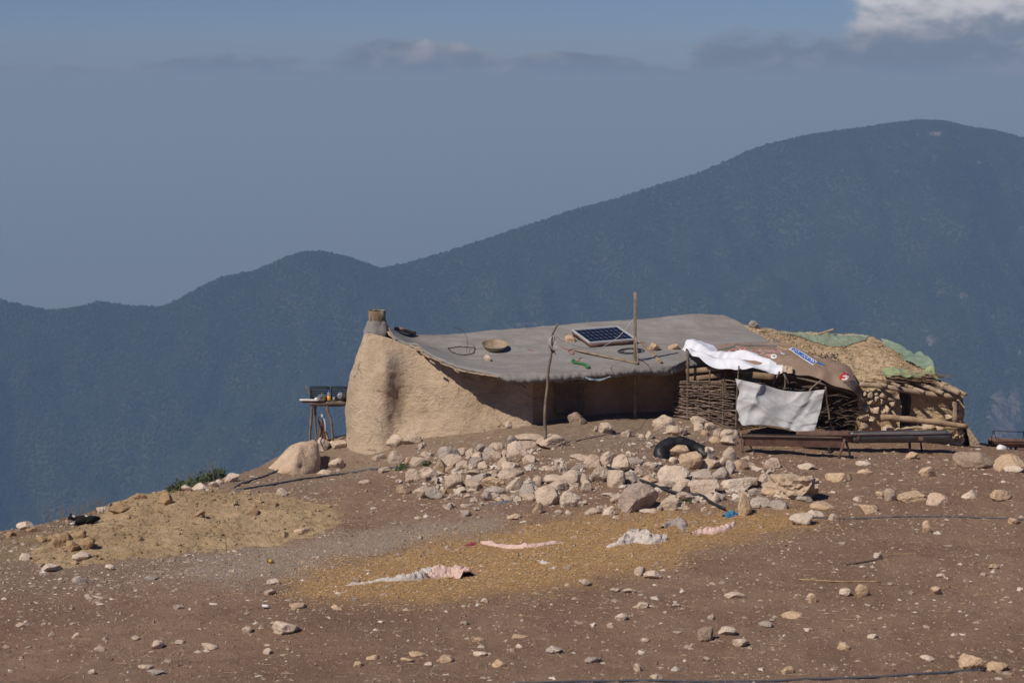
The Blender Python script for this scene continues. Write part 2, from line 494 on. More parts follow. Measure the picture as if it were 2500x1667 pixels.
    sm = N.new('GeometryNodeSetMaterial'); sm.inputs['Material'].default_value = fm
    L.new(sp_.outputs[0], sm.inputs[0])
    ip = N.new('GeometryNodeInstanceOnPoints')
    rv = N.new('FunctionNodeRandomValue'); rv.data_type = 'FLOAT_VECTOR'
    rv.inputs[0].default_value = (3.4, 3.4, 3.8); rv.inputs[1].default_value = (5.4, 5.4, 7.0)
    rr = N.new('FunctionNodeRandomValue'); rr.data_type = 'FLOAT_VECTOR'
    rr.inputs[0].default_value = (-.3, -.3, 0); rr.inputs[1].default_value = (.3, .3, 6.28); rr.inputs['Seed'].default_value = 5
    L.new(gi.outputs[0], ip.inputs['Points']); L.new(sm.outputs[0], ip.inputs['Instance'])
    L.new(rv.outputs[0], ip.inputs['Scale']); L.new(rr.outputs[0], ip.inputs['Rotation'])
    L.new(ip.outputs[0], go.inputs[0])
    md = fo.modifiers.new('trees', 'NODES'); md.node_group = gn
    # bare rock faces that show through the trees
    rm = rough_mat('far_rock', [(0.155, 0.145, 0.135), (0.045, 0.05, 0.04)], 0.03, 1.0, ((0.05, 1.0, 12.0),))
    for k, (a, c, w, h) in enumerate(outs):
        n = 10; VV = []
        for iu in np.linspace(-1, 1, n):
            for iv in np.linspace(-1, 1, n):
                d_ = ray(a + iu * w * .55, c + iv * h * .55)
                hit = bv.ray_cast(Vector(CAM), Vector(d_).normalized())
                if hit[0] is None: continue
                p = np.array(hit[0]); r2 = iu * iu + iv * iv
                lift = 5.0 * (1 - r2) + 2.5 * gnoise(np.array([p / 14.0]))[0]
                VV.append(p + np.array(hit[1]) * lift * (1 if hit[1].z > 0 else -1))
        if len(VV) == n * n:
            ob = part('rock_face', (np.array(VV), gridF(n, n)), rm, o, smooth=False)
    # sea
    sm_, T, b = pmat('sea_water')
    b.inputs['Base Color'].default_value = (0.16, 0.20, 0.22, 1); b.inputs['Roughness'].default_value = 0.35
    T.put(b.inputs['Normal'], T.bump(T.noise(T.vm('MULTIPLY', world_pos(T), (0.3, 1, 1)), 0.002, 4, 0.6), 0.4, 60.0))
    S = 90000.0; n = 13
    gx, gy = np.meshgrid(np.linspace(-S, S, n), np.linspace(-S, S, n), indexing='ij')
    part('sea', (np.stack([gx, gy, np.full_like(gx, -1450.0)], -1).reshape(-1, 3), gridF(n, n)), sm_, kind='structure')
    # the air
    hz = bpy.data.materials.new('haze_air'); hz.use_nodes = True
    t = hz.node_tree
    for nd in list(t.nodes): t.nodes.remove(nd)
    pv = t.nodes.new('ShaderNodeVolumePrincipled'); om = t.nodes.new('ShaderNodeOutputMaterial')
    pv.inputs['Color'].default_value = HAZE_COL
    pv.inputs['Density'].default_value = HAZE_DENS
    pv.inputs['Absorption Color'].default_value = HAZE_ABS
    pv.inputs['Anisotropy'].default_value = 0.0
    t.links.new(pv.outputs[0], om.inputs['Volume'])
    S = 92000.0
    hv, hf = box((0, 0, (98.0 - 1482.0) / 2), (S, 0, 0), (0, S, 0), (0, 0, (98.0 + 1482.0) / 2))
    h = part('haze', (hv, hf), hz, smooth=False, kind='stuff')
    tag(h, 'pale blue haze filling the air over sea and mountain', 'haze')
    return bv
HAZE_COL = (0.262, 0.445, 0.755, 1.0)
HAZE_ABS = (0.304, 0.193, 0.0, 1.0)
HAZE_DENS = 1.27e-4
FAR_BVH = make_far()

# ------------------------------------------------------------------ the ground of the hilltop
GP = pts([(-300, 1667, 27.0), (300, 1667, 26.8), (900, 1667, 26.7), (1500, 1667, 26.6), (2100, 1667, 26.6), (2900, 1667, 26.6),
          (-200, 1500, 30.6), (500, 1500, 30.4), (1250, 1500, 30.2), (2000, 1500, 30.0), (2800, 1500, 30.0),
          (-150, 1400, 33.6), (100, 1380, 34.6), (400, 1310, 37.0), (700, 1330, 36.2), (1100, 1300, 36.6), (1250, 1250, 37.6),
          (1700, 1250, 37.1), (2300, 1250, 37.0), (2800, 1250, 37.0),
          (900, 1185, 41.8), (1250, 1100, 42.9), (1500, 1150, 40.5), (1900, 1150, 40.9), (2400, 1170, 40.2), (2800, 1170, 40.2), (1700, 1100, 42.8),
          (1310, 1035, 45.2), (1440, 1019, 45.9), (1560, 1012, 46.3), (1650, 1014, 46.4), (1800, 1047, 45.4), (1900, 1064, 44.9), (2050, 1086, 44.6),
          (2200, 1092, 44.7), (2330, 1096, 44.9), (2450, 1103, 44.8), (2700, 1120, 44.8),
          (1200, 1056, 45.2), (1090, 1072, 45.3), (1000, 1080, 45.5), (920, 1112, 45.2), (840, 1146, 44.8), (800, 1110, 46.1), (780, 1092, 46.8), (760, 1082, 47.3),
          (740, 1110, 45.9), (690, 1140, 44.9), (640, 1160, 44.0), (560, 1162, 44.2), (480, 1182, 43.2), (400, 1203, 42.3), (300, 1232, 41.2), (200, 1258, 40.4), (100, 1280, 39.6), (0, 1302, 38.9), (-200, 1345, 37.6)])
def beyond(px, py, Y, d, drop, dirv):
    p = at(px, py, Y); v = np.array(dirv) / np.linalg.norm(dirv)
    return [p[0] + v[0] * d, p[1] + v[1] * d, p[2] - drop]
EXT = []
for q in [(760, 1082, 47.3), (640, 1130, 45.0), (560, 1162, 44.2), (480, 1182, 43.2), (400, 1203, 42.3), (300, 1232, 41.2), (200, 1258, 40.4), (100, 1280, 39.6), (0, 1302, 38.9), (-200, 1345, 37.6)]:
    EXT.append(beyond(*q, 1.6, 0.75, (-0.55, 0.83))); EXT.append(beyond(*q, 6.0, 4.2, (-0.55, 0.83)))
EXT += [[2, 50, 0.0], [6, 50.5, -0.3], [-2, 50, -0.8], [2, 55, -3], [8, 55, -3.2], [-4, 54, -4.0], [11, 49, -0.9], [13, 53, -3.4], [17, 50, -2.5], [11.8, 46.6, -0.75], [14, 47, -1.2],
        [0, 21, 0.9], [-10, 21, 0.8], [10, 21, 0.9], [18, 40, -0.3], [18, 33, -0.2], [-20, 30, -1.2]]
GC = np.concatenate([GP, np.array(EXT)])
def _tps(r2): return 0.5 * r2 * np.log(r2 + 1e-9)
_A = GC[:, :2] / 10.0
_K = _tps(((_A[:, None] - _A[None]) ** 2).sum(-1)) + np.eye(len(_A)) * 2e-4
_Pm = np.concatenate([np.ones((len(_A), 1)), _A], 1)
_S = np.block([[_K, _Pm], [_Pm.T, np.zeros((3, 3))]])
_W = np.linalg.solve(_S, np.concatenate([GC[:, 2], np.zeros(3)]))
def ground_z(x, y):
    x = np.asarray(x, float).ravel(); y = np.asarray(y, float).ravel()
    xc, yc = np.clip(x, -17, 17), np.clip(y, 21, 54)
    z = np.empty(len(x))
    for s in range(0, len(x), 40000):
        e = slice(s, s + 40000)
        q = np.stack([xc[e], yc[e]], 1) / 10.0
        z[e] = _tps(((q[:, None] - _A[None]) ** 2).sum(-1)) @ _W[:-3] + _W[-3] + q @ _W[-2:]
    ox = np.abs(x - xc); oyb = np.clip(y - 54, 0, None); oyf = np.clip(21 - y, 0, None)
    z -= np.where(ox > 0, np.where(oyf > 0, 0.05, 0.42) * ox + 0.0, 0) + 0.62 * oyb
    rise = 0.243 * np.minimum(oyf, 40) + 0.18 * np.clip(oyf - 40, 0, 400)  # unseen slope behind the camera, raised so the haze can reach higher
    z += rise
    # keep clear of the view below the picture's lower edge
    return np.clip(z, -1300.0, 88.0)
def relief(x, y):
    p = np.stack([x, y, np.zeros_like(x)], 1)
    return 0.055 * fbm(p * 0.55, 3) + 0.016 * fbm(p * 3.1, 3, 0.6) + 0.010 * fbm(p * 9.0, 2, 0.6)
def soft_poly(px, py, poly, soft):
    """signed closeness of pixel-space points to a polygon: 1 inside, 0 outside, soft edge"""
    poly = np.array(poly, float); n = len(poly); ins = np.zeros(len(px), bool); d = np.full(len(px), 1e9)
    for k in range(n):
        a, b = poly[k], poly[(k + 1) % n]; ab = b - a
        t = np.clip(((px - a[0]) * ab[0] + (py - a[1]) * ab[1]) / (ab @ ab), 0, 1)
        d = np.minimum(d, np.hypot(px - a[0] - t * ab[0], (py - a[1] - t * ab[1]) * 1.8))
        c = ((a[1] > py) != (b[1] > py))
        ins ^= c & (px < (b[0] - a[0]) * (py - a[1]) / (b[1] - a[1] + 1e-12) + a[0])
    return np.clip(0.5 + np.where(ins, d, -d) / (2 * soft), 0, 1)
def topix(P):
    P = np.asarray(P, float) - CAM
    dep = P @ FWD
    return CX + FPX * P[:, 0] / dep, CY - FPX * (P @ UPV) / dep
CHAFF = [(700, 1450), (760, 1395), (950, 1362), (1060, 1330), (1230, 1305), (1400, 1272), (1600, 1250), (1800, 1262), (1960, 1252), (1990, 1275), (1850, 1300), (1740, 1322), (1640, 1372), (1480, 1402), (1350, 1432), (1150, 1452), (900, 1462)]
ASH = [(400, 1405), (480, 1350), (700, 1322), (900, 1290), (1100, 1268), (1230, 1262), (1180, 1305), (1000, 1335), (820, 1372), (720, 1410), (600, 1428)]
DUSTY = [(480, 1220), (640, 1120), (830, 1060), (1000, 1010), (1310, 1010), (1660, 960), (1800, 1050), (1640, 1090), (1480, 1110), (1300, 1100), (1050, 1110), (900, 1170), (760, 1200), (600, 1240)]
YELL = [(-200, 1390), (0, 1330), (120, 1290), (330, 1215), (450, 1215), (700, 1225), (860, 1255), (800, 1290), (600, 1330), (350, 1345), (150, 1365)]
PALE = [(-300, 1460), (-200, 1330), (250, 1330), (500, 1350), (420, 1420), (150, 1440)]
def make_ground():
    def line(lo, hi, a, b, fine, grow):
        c = list(np.arange(a, b + 1e-6, fine)); st = fine
        while c[-1] < hi: st *= grow; c.append(c[-1] + st)
        st = fine
        while c[0] > lo: st *= grow; c.insert(0, c[0] - st)
        return np.array(c)
    xs = line(-2600, 2600, -14.0, 14.0, 0.065, 1.35); ys = line(-400, 2600, 24.5, 48.5, 0.07, 1.35)
    X, Y = np.meshgrid(xs, ys, indexing='ij'); x, y = X.ravel(), Y.ravel()
    z = ground_z(x, y)
    near = np.clip(1 - np.maximum(np.abs(x) - 20, np.abs(y - 36) - 20) / 20, 0, 1)
    z = z + near * relief(x, y)
    V = np.stack([x, y, z], 1)
    F = gridF(len(xs), len(ys))
    px, py = topix(np.stack([x, np.maximum(y, 5), z], 1))
    px = np.where(y > 15, px, -9999); py = np.where(y > 15, py, 9999)
    w = 1 + 0.0 * px
    jit = 26 * fbm(np.stack([x, y, w], 1) * 1.1, 4, 0.6)
    A = {'chaff': soft_poly(px + jit, py + jit * .5, CHAFF, 85), 'ash': soft_poly(px + jit, py + jit * .5, ASH, 95),
         'dust': soft_poly(px + jit * 2, py + jit, DUSTY, 110), 'yellow': soft_poly(px + jit, py + jit * .5, YELL, 60), 'pale': soft_poly(px + jit, py + jit * .5, PALE, 70)}
    m, T, b = pmat('trampled_soil')
    P = world_pos(T)
    def attr(n): return T.n('ShaderNodeAttribute', attribute_name=n).outputs['Fac']
    n1 = T.noise(P, 0.9, 6, 0.6); n2 = T.noise(P, 7, 6, 0.65); n3 = T.noise(P, 34, 4, 0.7)
    def brk(a, lo=.32, hi=.68, k=.5): return T.ss(T.m('ADD', a, T.m('MULTIPLY', T.m('SUBTRACT', n3, 0.5), k)), lo, hi)
    soil = T.mix(T.ss(n1, .35, .65), (0.285, 0.184, 0.124), (0.37, 0.25, 0.172))
    soil = T.mix(T.ss(n2, .5, .72), soil, (0.38, 0.27, 0.195))
    soil = T.mix(T.ss(n3, .52, .75, 0, .7), soil, (0.135, 0.090, 0.066))
    soil = T.mix(T.ss(T.noise(P, .45, 5, .65), .50, .62, 0, .55), soil, T.mix(1.0, soil, (.68, .64, .62), 'MULTIPLY'))
    c = T.mix(T.m('MULTIPLY', brk(attr('pale')), .55), soil, (0.33, 0.25, 0.19))
    dust = T.mix(T.ss(n2, .35, .65), (0.38, 0.285, 0.205), (0.29, 0.21, 0.152))
    c = T.mix(T.m('MULTIPLY', brk(attr('dust')), .9), c, dust)
    c = T.mix(brk(attr('ash'), k=.9), c, T.mix(T.ss(n3, .38, .62), (0.47, 0.375, 0.295), (0.32, 0.245, 0.185)))
    yel = T.mix(T.ss(n2, .35, .65), (0.39, 0.285, 0.175), (0.30, 0.215, 0.135))
    c = T.mix(brk(attr('yellow')), c, yel)
    ch = T.mix(T.ss(n3, .36, .64), (0.56, 0.355, 0.165), (0.45, 0.28, 0.13))
    ch = T.mix(T.ss(n1, .45, .75, 0, .4), ch, (0.40, 0.245, 0.12))
    c = T.mix(brk(attr('chaff'), .25, .6, 1.1), c, ch)
    v = T.vor(P, 17)                                              # grit too small to model
    grit = T.m('MULTIPLY', T.ss(v, 0.17, 0.12), T.ss(T.noise(P, 2.3, 3, .6), .47, .6))
    c = T.mix(T.m('MULTIPLY', grit, .7), c, (0.34, 0.27, 0.215))
    T.put(b.inputs['Base Color'], c)
    b.inputs['Roughness'].default_value = 1.0; b.inputs['Specular IOR Level'].default_value = 0.1
    nb = T.bump(T.noise(P, 11, 6, .7), 1.0, .07); nb = T.bump(n3, 1.0, .035, nb)
    T.put(b.inputs['Normal'], nb)
    o = part('ground', (V, F), m, kind='structure')
    me = o.data
    for k, a in A.items():
        at_ = me.attributes.new(k, 'FLOAT', 'POINT'); at_.data.foreach_set('value', a.astype(np.float32))
    # ray target: a coarser copy of the visible part
    sx, sy = np.arange(-19, 19, .2), np.arange(22, 52, .2)
    GX, GY = np.meshgrid(sx, sy, indexing='ij')
    gz = ground_z(GX, GY) + relief(GX.ravel(), GY.ravel())
    gv = np.stack([GX.ravel(), GY.ravel(), gz], 1)
    return BVHTree.FromPolygons(gv.tolist(), gridF(*GX.shape).tolist())
def gz(x, y): return float(ground_z([x], [y])[0] + relief(np.array([x], float), np.array([y], float))[0])
GROUND_BVH = make_ground()
def hit(px, py, bvh):
    r = bvh.ray_cast(Vector(CAM), Vector(ray(px, py)).normalized())
    if r[0] is None: return None, None
    n = np.array(r[1]); n = n if n[2] > 0 else -n
    return np.array(r[0]), n
def on_ground(px, py):
    for k in range(60):                       # slide down to the crest if the ray just clears it
        p, n = hit(px, py + k * 2, GROUND_BVH)
        if p is not None and p[1] < 53: return p
    raise ValueError((px, py))

# ------------------------------------------------------------------ mud hut
def mud_material(name, cols, stain_shade=None):
    m, T, b = pmat(name)
    P = world_pos(T)
    n1 = T.noise(P, 1.3, 6, .6); n2 = T.noise(P, 6, 6, .62)
    smear = T.noise(T.vm('MULTIPLY', T.vm('ADD', P, T.vm('SCALE', T.noise(P, 1.7, 3, .5, out=1), scale=.5)), (5, 5, 12)), 1.6, 5, .65)
    c = T.mix(T.ss(n1, .35, .65), cols[0], cols[1])
    c = T.mix(T.ss(n2, .52, .75, 0, .6), c, cols[2])
    for (ctr, rad, col, amt) in (stain_shade or []):
        d = T.vm('LENGTH', T.vm('DIVIDE', T.vm('SUBTRACT', P, tuple(ctr)), tuple(rad)))
        f = T.ss(T.m('ADD', d, T.m('MULTIPLY', T.m('SUBTRACT', n2, .5), 1.6)), 1.15, .45, 0, amt)
        c = T.mix(f, c, col)
    c = T.mix(T.ss(T.noise(P, .7, 6, .68), .50, .66, 0, .55), c, T.mix(1.0, c, (.74, .70, .66), 'MULTIPLY'))
    c = T.mix(T.ss(smear, .56, .70, 0, .45), c, T.mix(1.0, c, (1.22, 1.2, 1.16), 'MULTIPLY'))
    wv = T.vm('ADD', P, T.vm('SCALE', T.noise(P, 3, 4, .6, out=1), scale=.35))
    crack = T.m('MULTIPLY', T.ss(T.vor(wv, 1.9, 'DISTANCE_TO_EDGE'), .022, .0), T.ss(T.noise(P, 1.1, 3, .5), .50, .60))
    c = T.mix(T.m('MULTIPLY', crack, .6), c, tuple(v * .45 for v in cols[2]))
    T.put(b.inputs['Base Color'], c)
    b.inputs['Roughness'].default_value = 1.0; b.inputs['Specular IOR Level'].default_value = .1
    nb = T.bump(smear, .9, .055); nb = T.bump(T.noise(P, 14, 6, .75), .9, .03, nb)
    pit = T.ss(T.vor(T.vm('MULTIPLY', P, (1, 1, 2.2)), 9), .10, .26)
    nb = T.bump(pit, .5, .02, nb)
    nb = T.bump(T.m('SUBTRACT', 1.0, crack), .8, .03, nb)
    T.put(b.inputs['Normal'], nb)
    return m
def cement_material():
    m, T, b = pmat('grey_cement')
    P = world_pos(T)
    st = T.noise(T.vm('MULTIPLY', P, (1.2, 3.5, 3.5)), 1.1, 6, .65)
    n2 = T.noise(P, 9, 6, .65)
    c = T.mix(T.ss(st, .35, .66), (0.215, 0.205, 0.195), (0.275, 0.263, 0.25))
    c = T.mix(T.ss(T.noise(P, .55, 4, .6), .5, .7, 0, .6), c, (0.195, 0.175, 0.16))
    c = T.mix(T.ss(n2, .5, .75, 0, .5), c, (0.165, 0.155, 0.145))
    T.put(b.inputs['Base Color'], c)
    b.inputs['Roughness'].default_value = .95; b.inputs['Specular IOR Level'].default_value = .2
    nb = T.bump(st, .35, .03); nb = T.bump(T.noise(P, 24, 5, .7), .7, .014, nb)
    T.put(b.inputs['Normal'], nb)
    return m
M['cement'] = cement_material()
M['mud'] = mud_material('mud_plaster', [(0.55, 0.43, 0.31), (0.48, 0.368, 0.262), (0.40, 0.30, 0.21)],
    [(at(962, 885, 46.2), (.30, .5, .24), (0.33, 0.285, 0.235), .6), (at(978, 975, 46.2), (.13, .5, .75), (0.30, 0.215, 0.15), .4)])  # cement patch, then a damp crease with its shade painted in
M['earth'] = mud_material('tan_earth', [(0.54, 0.41, 0.265), (0.46, 0.34, 0.215), (0.36, 0.26, 0.165)])

def loft(cols, nu, nv, sink=0.35):
    C = []
    for c in cols:
        p = pts(c); p[0, 2] -= sink
        C.append(catmull(p, nv))
    C = np.array(C)                                    # columns x rows x 3
    n = len(C)
    t = np.concatenate([[0], np.cumsum(np.linalg.norm(np.diff(C.mean(1), axis=0), axis=1))])
    out = np.empty((nu, nv, 3))
    for j in range(nv):
        out[:, j] = catmull_t(C[:, j], t, nu)
    return out
def catmull_t(P, t, n):
    m = np.gradient(P, t, axis=0); s = np.linspace(0, t[-1], n)
    k = np.clip(np.searchsorted(t, s, side='right') - 1, 0, len(P) - 2)
    h = (t[k + 1] - t[k])[:, None]; u = ((s - t[k])[:, None]) / h
    return ((2*u**3 - 3*u**2 + 1) * P[k] + (u**3 - 2*u**2 + u) * h * m[k] + (-2*u**3 + 3*u**2) * P[k+1] + (u**3 - u**2) * h * m[k+1])
def rough_grid(G, amps, away=None):
    N = normals(G)
    c = G.reshape(-1, 3).mean(0) if away is None else away
    if ((G - c) * N).sum() < 0: N = -N
    q = G.reshape(-1, 3); d = np.zeros(len(q))
    for a, s, o in amps: d += a * fbm(q * s, o, .55)
    return G + N * d.reshape(G.shape[:2])[..., None]

HUT = thing('mud_hut', at(1250, 1045, 46.5), 'long low mud-walled hut with a grey cement roof and stub chimney', 'hut')
WALL_COLS = [
    [(915, 1120, 49.0), (915, 1000, 48.8), (920, 900, 48.6), (938, 815, 48.3)],
    [(832, 1160, 46.7), (839, 1105, 46.8), (846, 1060, 46.85), (843, 1006, 46.9), (850, 955, 46.95), (857, 915, 47), (866, 885, 47), (878, 850, 47), (890, 816, 47)],
    [(868, 1166, 45.5), (878, 1100, 45.75), (888, 1020, 46.0), (893, 950, 46.15), (902, 880, 46.4), (915, 816, 46.7)],
    [(925, 1132, 45.1), (930, 1060, 45.6), (938, 980, 45.85), (942, 900, 46.05), (950, 826, 46.6)],
    [(975, 1092, 45.3), (975, 1030, 45.95), (980, 960, 46.2), (979, 900, 46.24), (980, 838, 46.5)],
    [(1032, 1080, 45.4), (1026, 1000, 46.0), (1030, 930, 46.1), (1035, 860, 46.35)],
    [(1130, 1070, 45.35), (1125, 1000, 45.6), (1122, 903, 45.9)],
    [(1230, 1054, 45.2), (1222, 1000, 45.5), (1218, 918, 45.75)],
    [(1296, 1042, 45.15), (1292, 1000, 45.4), (1292, 915, 45.55)],
    [(1335, 1028, 45.45), (1335, 980, 45.6), (1335, 912, 45.65)],
    [(1440, 1022, 46.0), (1440, 970, 46.05), (1440, 910, 46.05)],
    [(1560, 1015, 46.45), (1560, 960, 46.5), (1560, 900, 46.45)],
    [(1650, 1016, 46.7), (1650, 960, 46.75), (1650, 892, 46.7)],
    [(1760, 1030, 47.2), (1760, 960, 47.2), (1760, 872, 47.2)],
    [(1870, 1030, 49.3), (1860, 900, 49.3), (1850, 815, 49.0)]]
wg = loft(WALL_COLS, 300, 70)
wg = rough_grid(wg, [(.022, 1.4, 3), (.014, 5, 4)])
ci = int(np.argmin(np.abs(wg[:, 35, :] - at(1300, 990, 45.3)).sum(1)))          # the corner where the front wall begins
part('wall', (wg[:ci + 1].reshape(-1, 3), gridF(ci + 1, 70)), M['mud'], HUT)
M['shade_toned_mud'] = mud_material('shade_toned_mud', [(0.43, 0.30, 0.195), (0.35, 0.24, 0.155), (0.26, 0.18, 0.115)])  # copy of the wall mud, darkened to paint in the front wall's shade
part('front_wall', (wg[ci:].reshape(-1, 3), gridF(300 - ci, 70)), M['shade_toned_mud'], HUT)

# roof
verge = pts([(1238, 918, 44.5), (1175, 905, 44.85), (1110, 890, 45.3), (1063, 870, 45.75), (1030, 850, 46.3), (1012, 836, 46.45), (992, 836, 46.55), (955, 812, 46.75), (948, 797, 47.1)])
rback = pts([(948, 797, 47.1), (1010, 817, 48.1), (1053, 817, 48.25), (1155, 810, 48.5), (1257, 802, 48.7), (1359, 794, 48.9), (1450, 785, 49.1), (1600, 776, 49.4), (1669, 767, 49.6), (1770, 769, 49.8)])
rright = pts([(1725, 876, 46.45), (1800, 858, 46.9), (1870, 848, 47.2), (1908, 843, 47.5), (1893, 828, 48.1), (1864, 814, 48.7), (1830, 800, 49.2), (1800, 784, 49.5), (1770, 769, 49.8)])
rfront = pts([(1238, 918, 44.5), (1334, 916, 44.65), (1450, 907, 45.05), (1548, 899, 45.4), (1633, 896, 45.8), (1668, 886, 46.2), (1725, 876, 46.45)])
rg = coons(rfront, rback, verge, rright, 220, 84)
vv = np.linspace(0, 1, 84)[None, :]; uu = np.linspace(0, 1, 220)[:, None]
q = rg.reshape(-1, 3)
# old cement: broad sags, trowel lumps, a swollen crusty lip along the eave
lip = np.exp(-(vv / .05) ** 2) * np.ones_like(uu); vlip = np.exp(-(uu / .012) ** 2) * np.ones_like(vv)
rg[..., 2] += .022 * fbm(q * np.array([.9, .9, 0]), 3).reshape(220, 84) + .006 * fbm(q * 5, 3, .6).reshape(220, 84)
edge = np.clip(lip + .6 * vlip, 0, 1)
rg += edge[..., None] * (.02 * np.stack([fbm(q * 7 + k * 31, 3, .6) for k in range(3)], 1)).reshape(220, 84, 3)
rg[..., 2] -= .05 * np.exp(-(vv / .022) ** 2) * np.ones_like(uu)
th = .075 + .055 * np.exp(-(vv / .08) ** 2) * np.ones_like(uu) * (1 + .2 * gnoise(q * 2.5).reshape(220, 84))
RS = slab(rg, th, True)
ROOF = part('roof', RS, M['cement'], HUT)
ROOF_BVH = BVHTree.FromPolygons(rg.reshape(-1, 3).tolist(), gridF(220, 84).tolist())
# laths peeping out under the cement along the verge
lath = catmull(verge, 60)
g = np.random.default_rng(11)
for k in range(3, 56, 3):
    a, b2 = lath[k], lath[min(k + 3, 59)]
    out = np.array([-.012, -.02, -.072]) + g.normal(0, .012, 3)
    j = g.uniform(-.05, .05)
    part('lath', beam(a + out + (b2 - a) * -.1, b2 + out + (b2 - a) * (.1 + j), g.uniform(.05, .12), g.uniform(.016, .026), seed=k), M['pale_wood'], ROOF)
for (px, py, Y, l) in [(1013, 850, 46.35, .12), (1050, 880, 45.7, .16), (1160, 912, 44.95, .10), (1270, 938, 44.7, .16), (1110, 902, 45.2, .14)]:
    p = at(px, py, Y)
    part('wood_splinter', beam(p, p + np.array([l * .8, -.06, -l * .5]), .05, .03, seed=px), M['pale_wood'], ROOF)
pl = at(1334, 937, 44.98)
part('eave_board', beam(at(1245, 936, 44.75), at(1450, 931, 45.15), .07, .03), M['wood'], ROOF)
# torn plastic lining under the eave
sc_ = catmull(pts([(1428, 921, 44.95), (1445, 926, 44.98), (1470, 926, 45.07), (1490, 920, 45.12)]), 16)
sg = np.stack([sc_ + np.array([0, .0, .02]), sc_ + np.array([0, -.01, -.012]) + .025 * np.stack([gnoise(sc_ * 14 + i * 9) for i in range(3)], 1)], 1)
part('plastic_lining', (sg.reshape(-1, 3), gridF(16, 2)), plain('pale_blue_plastic', (.35, .45, .5), .4), ROOF)
# chimney
def lathe(c, prof, n=36, wob=0.0, seed=0):
    V = []
    for r, z in prof:
        th_ = np.linspace(0, 2 * math.pi, n, endpoint=False)
        q_ = np.stack([np.cos(th_) * 2 + seed, np.sin(th_) * 2, np.full(n, z * 5)], 1)
        rr = r * (1 + wob * gnoise(q_))
        V.append(np.stack([c[0] + rr * np.cos(th_), c[1] + rr * np.sin(th_), np.full(n, c[2] + z)], 1))
    k = len(prof)
    F = [(i * n + j, i * n + (j + 1) % n, (i + 1) * n + (j + 1) % n, (i + 1) * n + j) for i in range(k - 1) for j in range(n)]
    return np.concatenate(V), F
cc = at(921, 800, 47.25)
zt = at(921, 758, 47.25)[2] - cc[2]
cv_, cf_ = lathe(cc, [(.33, -.36), (.345, -.24), (.345, -.13), (.32, -.05), (.275, .02), (.235, .09), (.215, .17), (.19, .18)], 48, .16, 3)
cv_[:144, 2] += .09 * gnoise(cv_[:144] * 4.3 + 3)
cv_ = cv_ + .012 * np.stack([fbm(cv_ * 8 + k * 17, 3) for k in range(3)], 1)
CH = part('chimney', (cv_, cf_), M['cement'], HUT)
m, T, b = pmat('sooty_rusted_pipe')
P = world_pos(T); zz = T.sep(P)[2]
c = T.mix(T.ss(T.noise(T.vm('MULTIPLY', P, (6, 6, 1.2)), 2, 5, .65), .35, .65), (0.215, 0.14, 0.06), (0.12, 0.085, 0.05))
c = T.mix(T.ss(T.noise(T.vm('MULTIPLY', P, (5, 5, 1)), 3, 4, .6), .5, .62), c, (0.30, 0.27, 0.22))
T.put(b.inputs['Base Color'], c); b.inputs['Roughness'].default_value = .8
part('pipe', lathe(cc, [(.203, .06), (.203, zt * .5), (.205, zt), (.190, zt + .004), (.186, zt - .1), (.18, zt - .4), (.02, zt - .42)], 40, .015, 5), m, CH)
soot = plain('soot', (.012, .011, .010), .95)
part('soot_lining', lathe(cc, [(.183, zt - .02), (.17, zt - .35), (.01, zt - .36)], 32), soot, CH)
# dark blanket hung in the doorway
dg = coons(pts([(1358, 1012, 45.55), (1424, 1012, 45.85)]), pts([(1358, 930, 45.5), (1424, 926, 45.8)]), pts([(1358, 1012, 45.55), (1358, 930, 45.5)]), pts([(1424, 1012, 45.85), (1424, 926, 45.8)]), 30, 16)
dg[..., 1] += .03 * fbm(dg.reshape(-1, 3) * np.array([5, 5, 1.5]), 3).reshape(30, 16)
part('door_curtain', slab(dg, .012), plain('dark_blue_blanket', (.15, .115, .09), .95), HUT)

# things lying on the roof
def roof_at(px, py, bvh=None):
    for k in range(20):
        p, n = hit(px, py + k, bvh or ROOF_BVH)
        if p is not None: return p, n
    raise ValueError(('no roof', px, py))
def place_rock(name, box4, bvh, label, cat, group=None, tone=(1, 1, 1), seed=0, sub=3, planes=13, sink=.2, mat=None, parent=None, yaw=None, depth=.85, rough=.06, sharp=40.0, smooth=False):
    """box4 = photo box; distance comes from the surface under its lower edge"""
    x0, y0, x1, y1 = box4
    p = None
    for k in range(40):
        p, n = hit((x0 + x1) / 2, y1 - 1 + k * 1.5, bvh)
        if p is not None: break
    s = p[1] / FPX
    w = (x1 - x0) * s; hv = (y1 - y0) * s
    dp = min(depth * w, hv * 2.2)
    sl = max(.12, (CAM[2] - p[2]) / p[1])
    hh = max(hv - sl * dp * .55, .62 * hv)
    V, F = rock_shape(sub, seed, planes, rough, sharp)
    a = 0 if yaw is None else yaw
    V = V * np.array([w / 2, dp / 2, hh / 2 * (1 + sink)])
    if a:
        ca, sa = math.cos(a), math.sin(a); V = np.stack([V[:, 0] * ca - V[:, 2] * sa, V[:, 1], V[:, 0] * sa + V[:, 2] * ca], 1)
    c = p + np.array([0, dp * .42, hh / 2 * (1 - sink)])
    V = V + c
    o = part(name, (V, F), mat or M['rock'], parent, smooth=smooth)
    o.color = (*tone, 1)
    if label: tag(o, label, cat, group)
    return o
WARM, PALE_, GREY, TAN, DARK = (1.0, .96, .92), (1.15, 1.14, 1.12), (.78, .80, .84), (1.05, .92, .76), (.66, .60, .55)
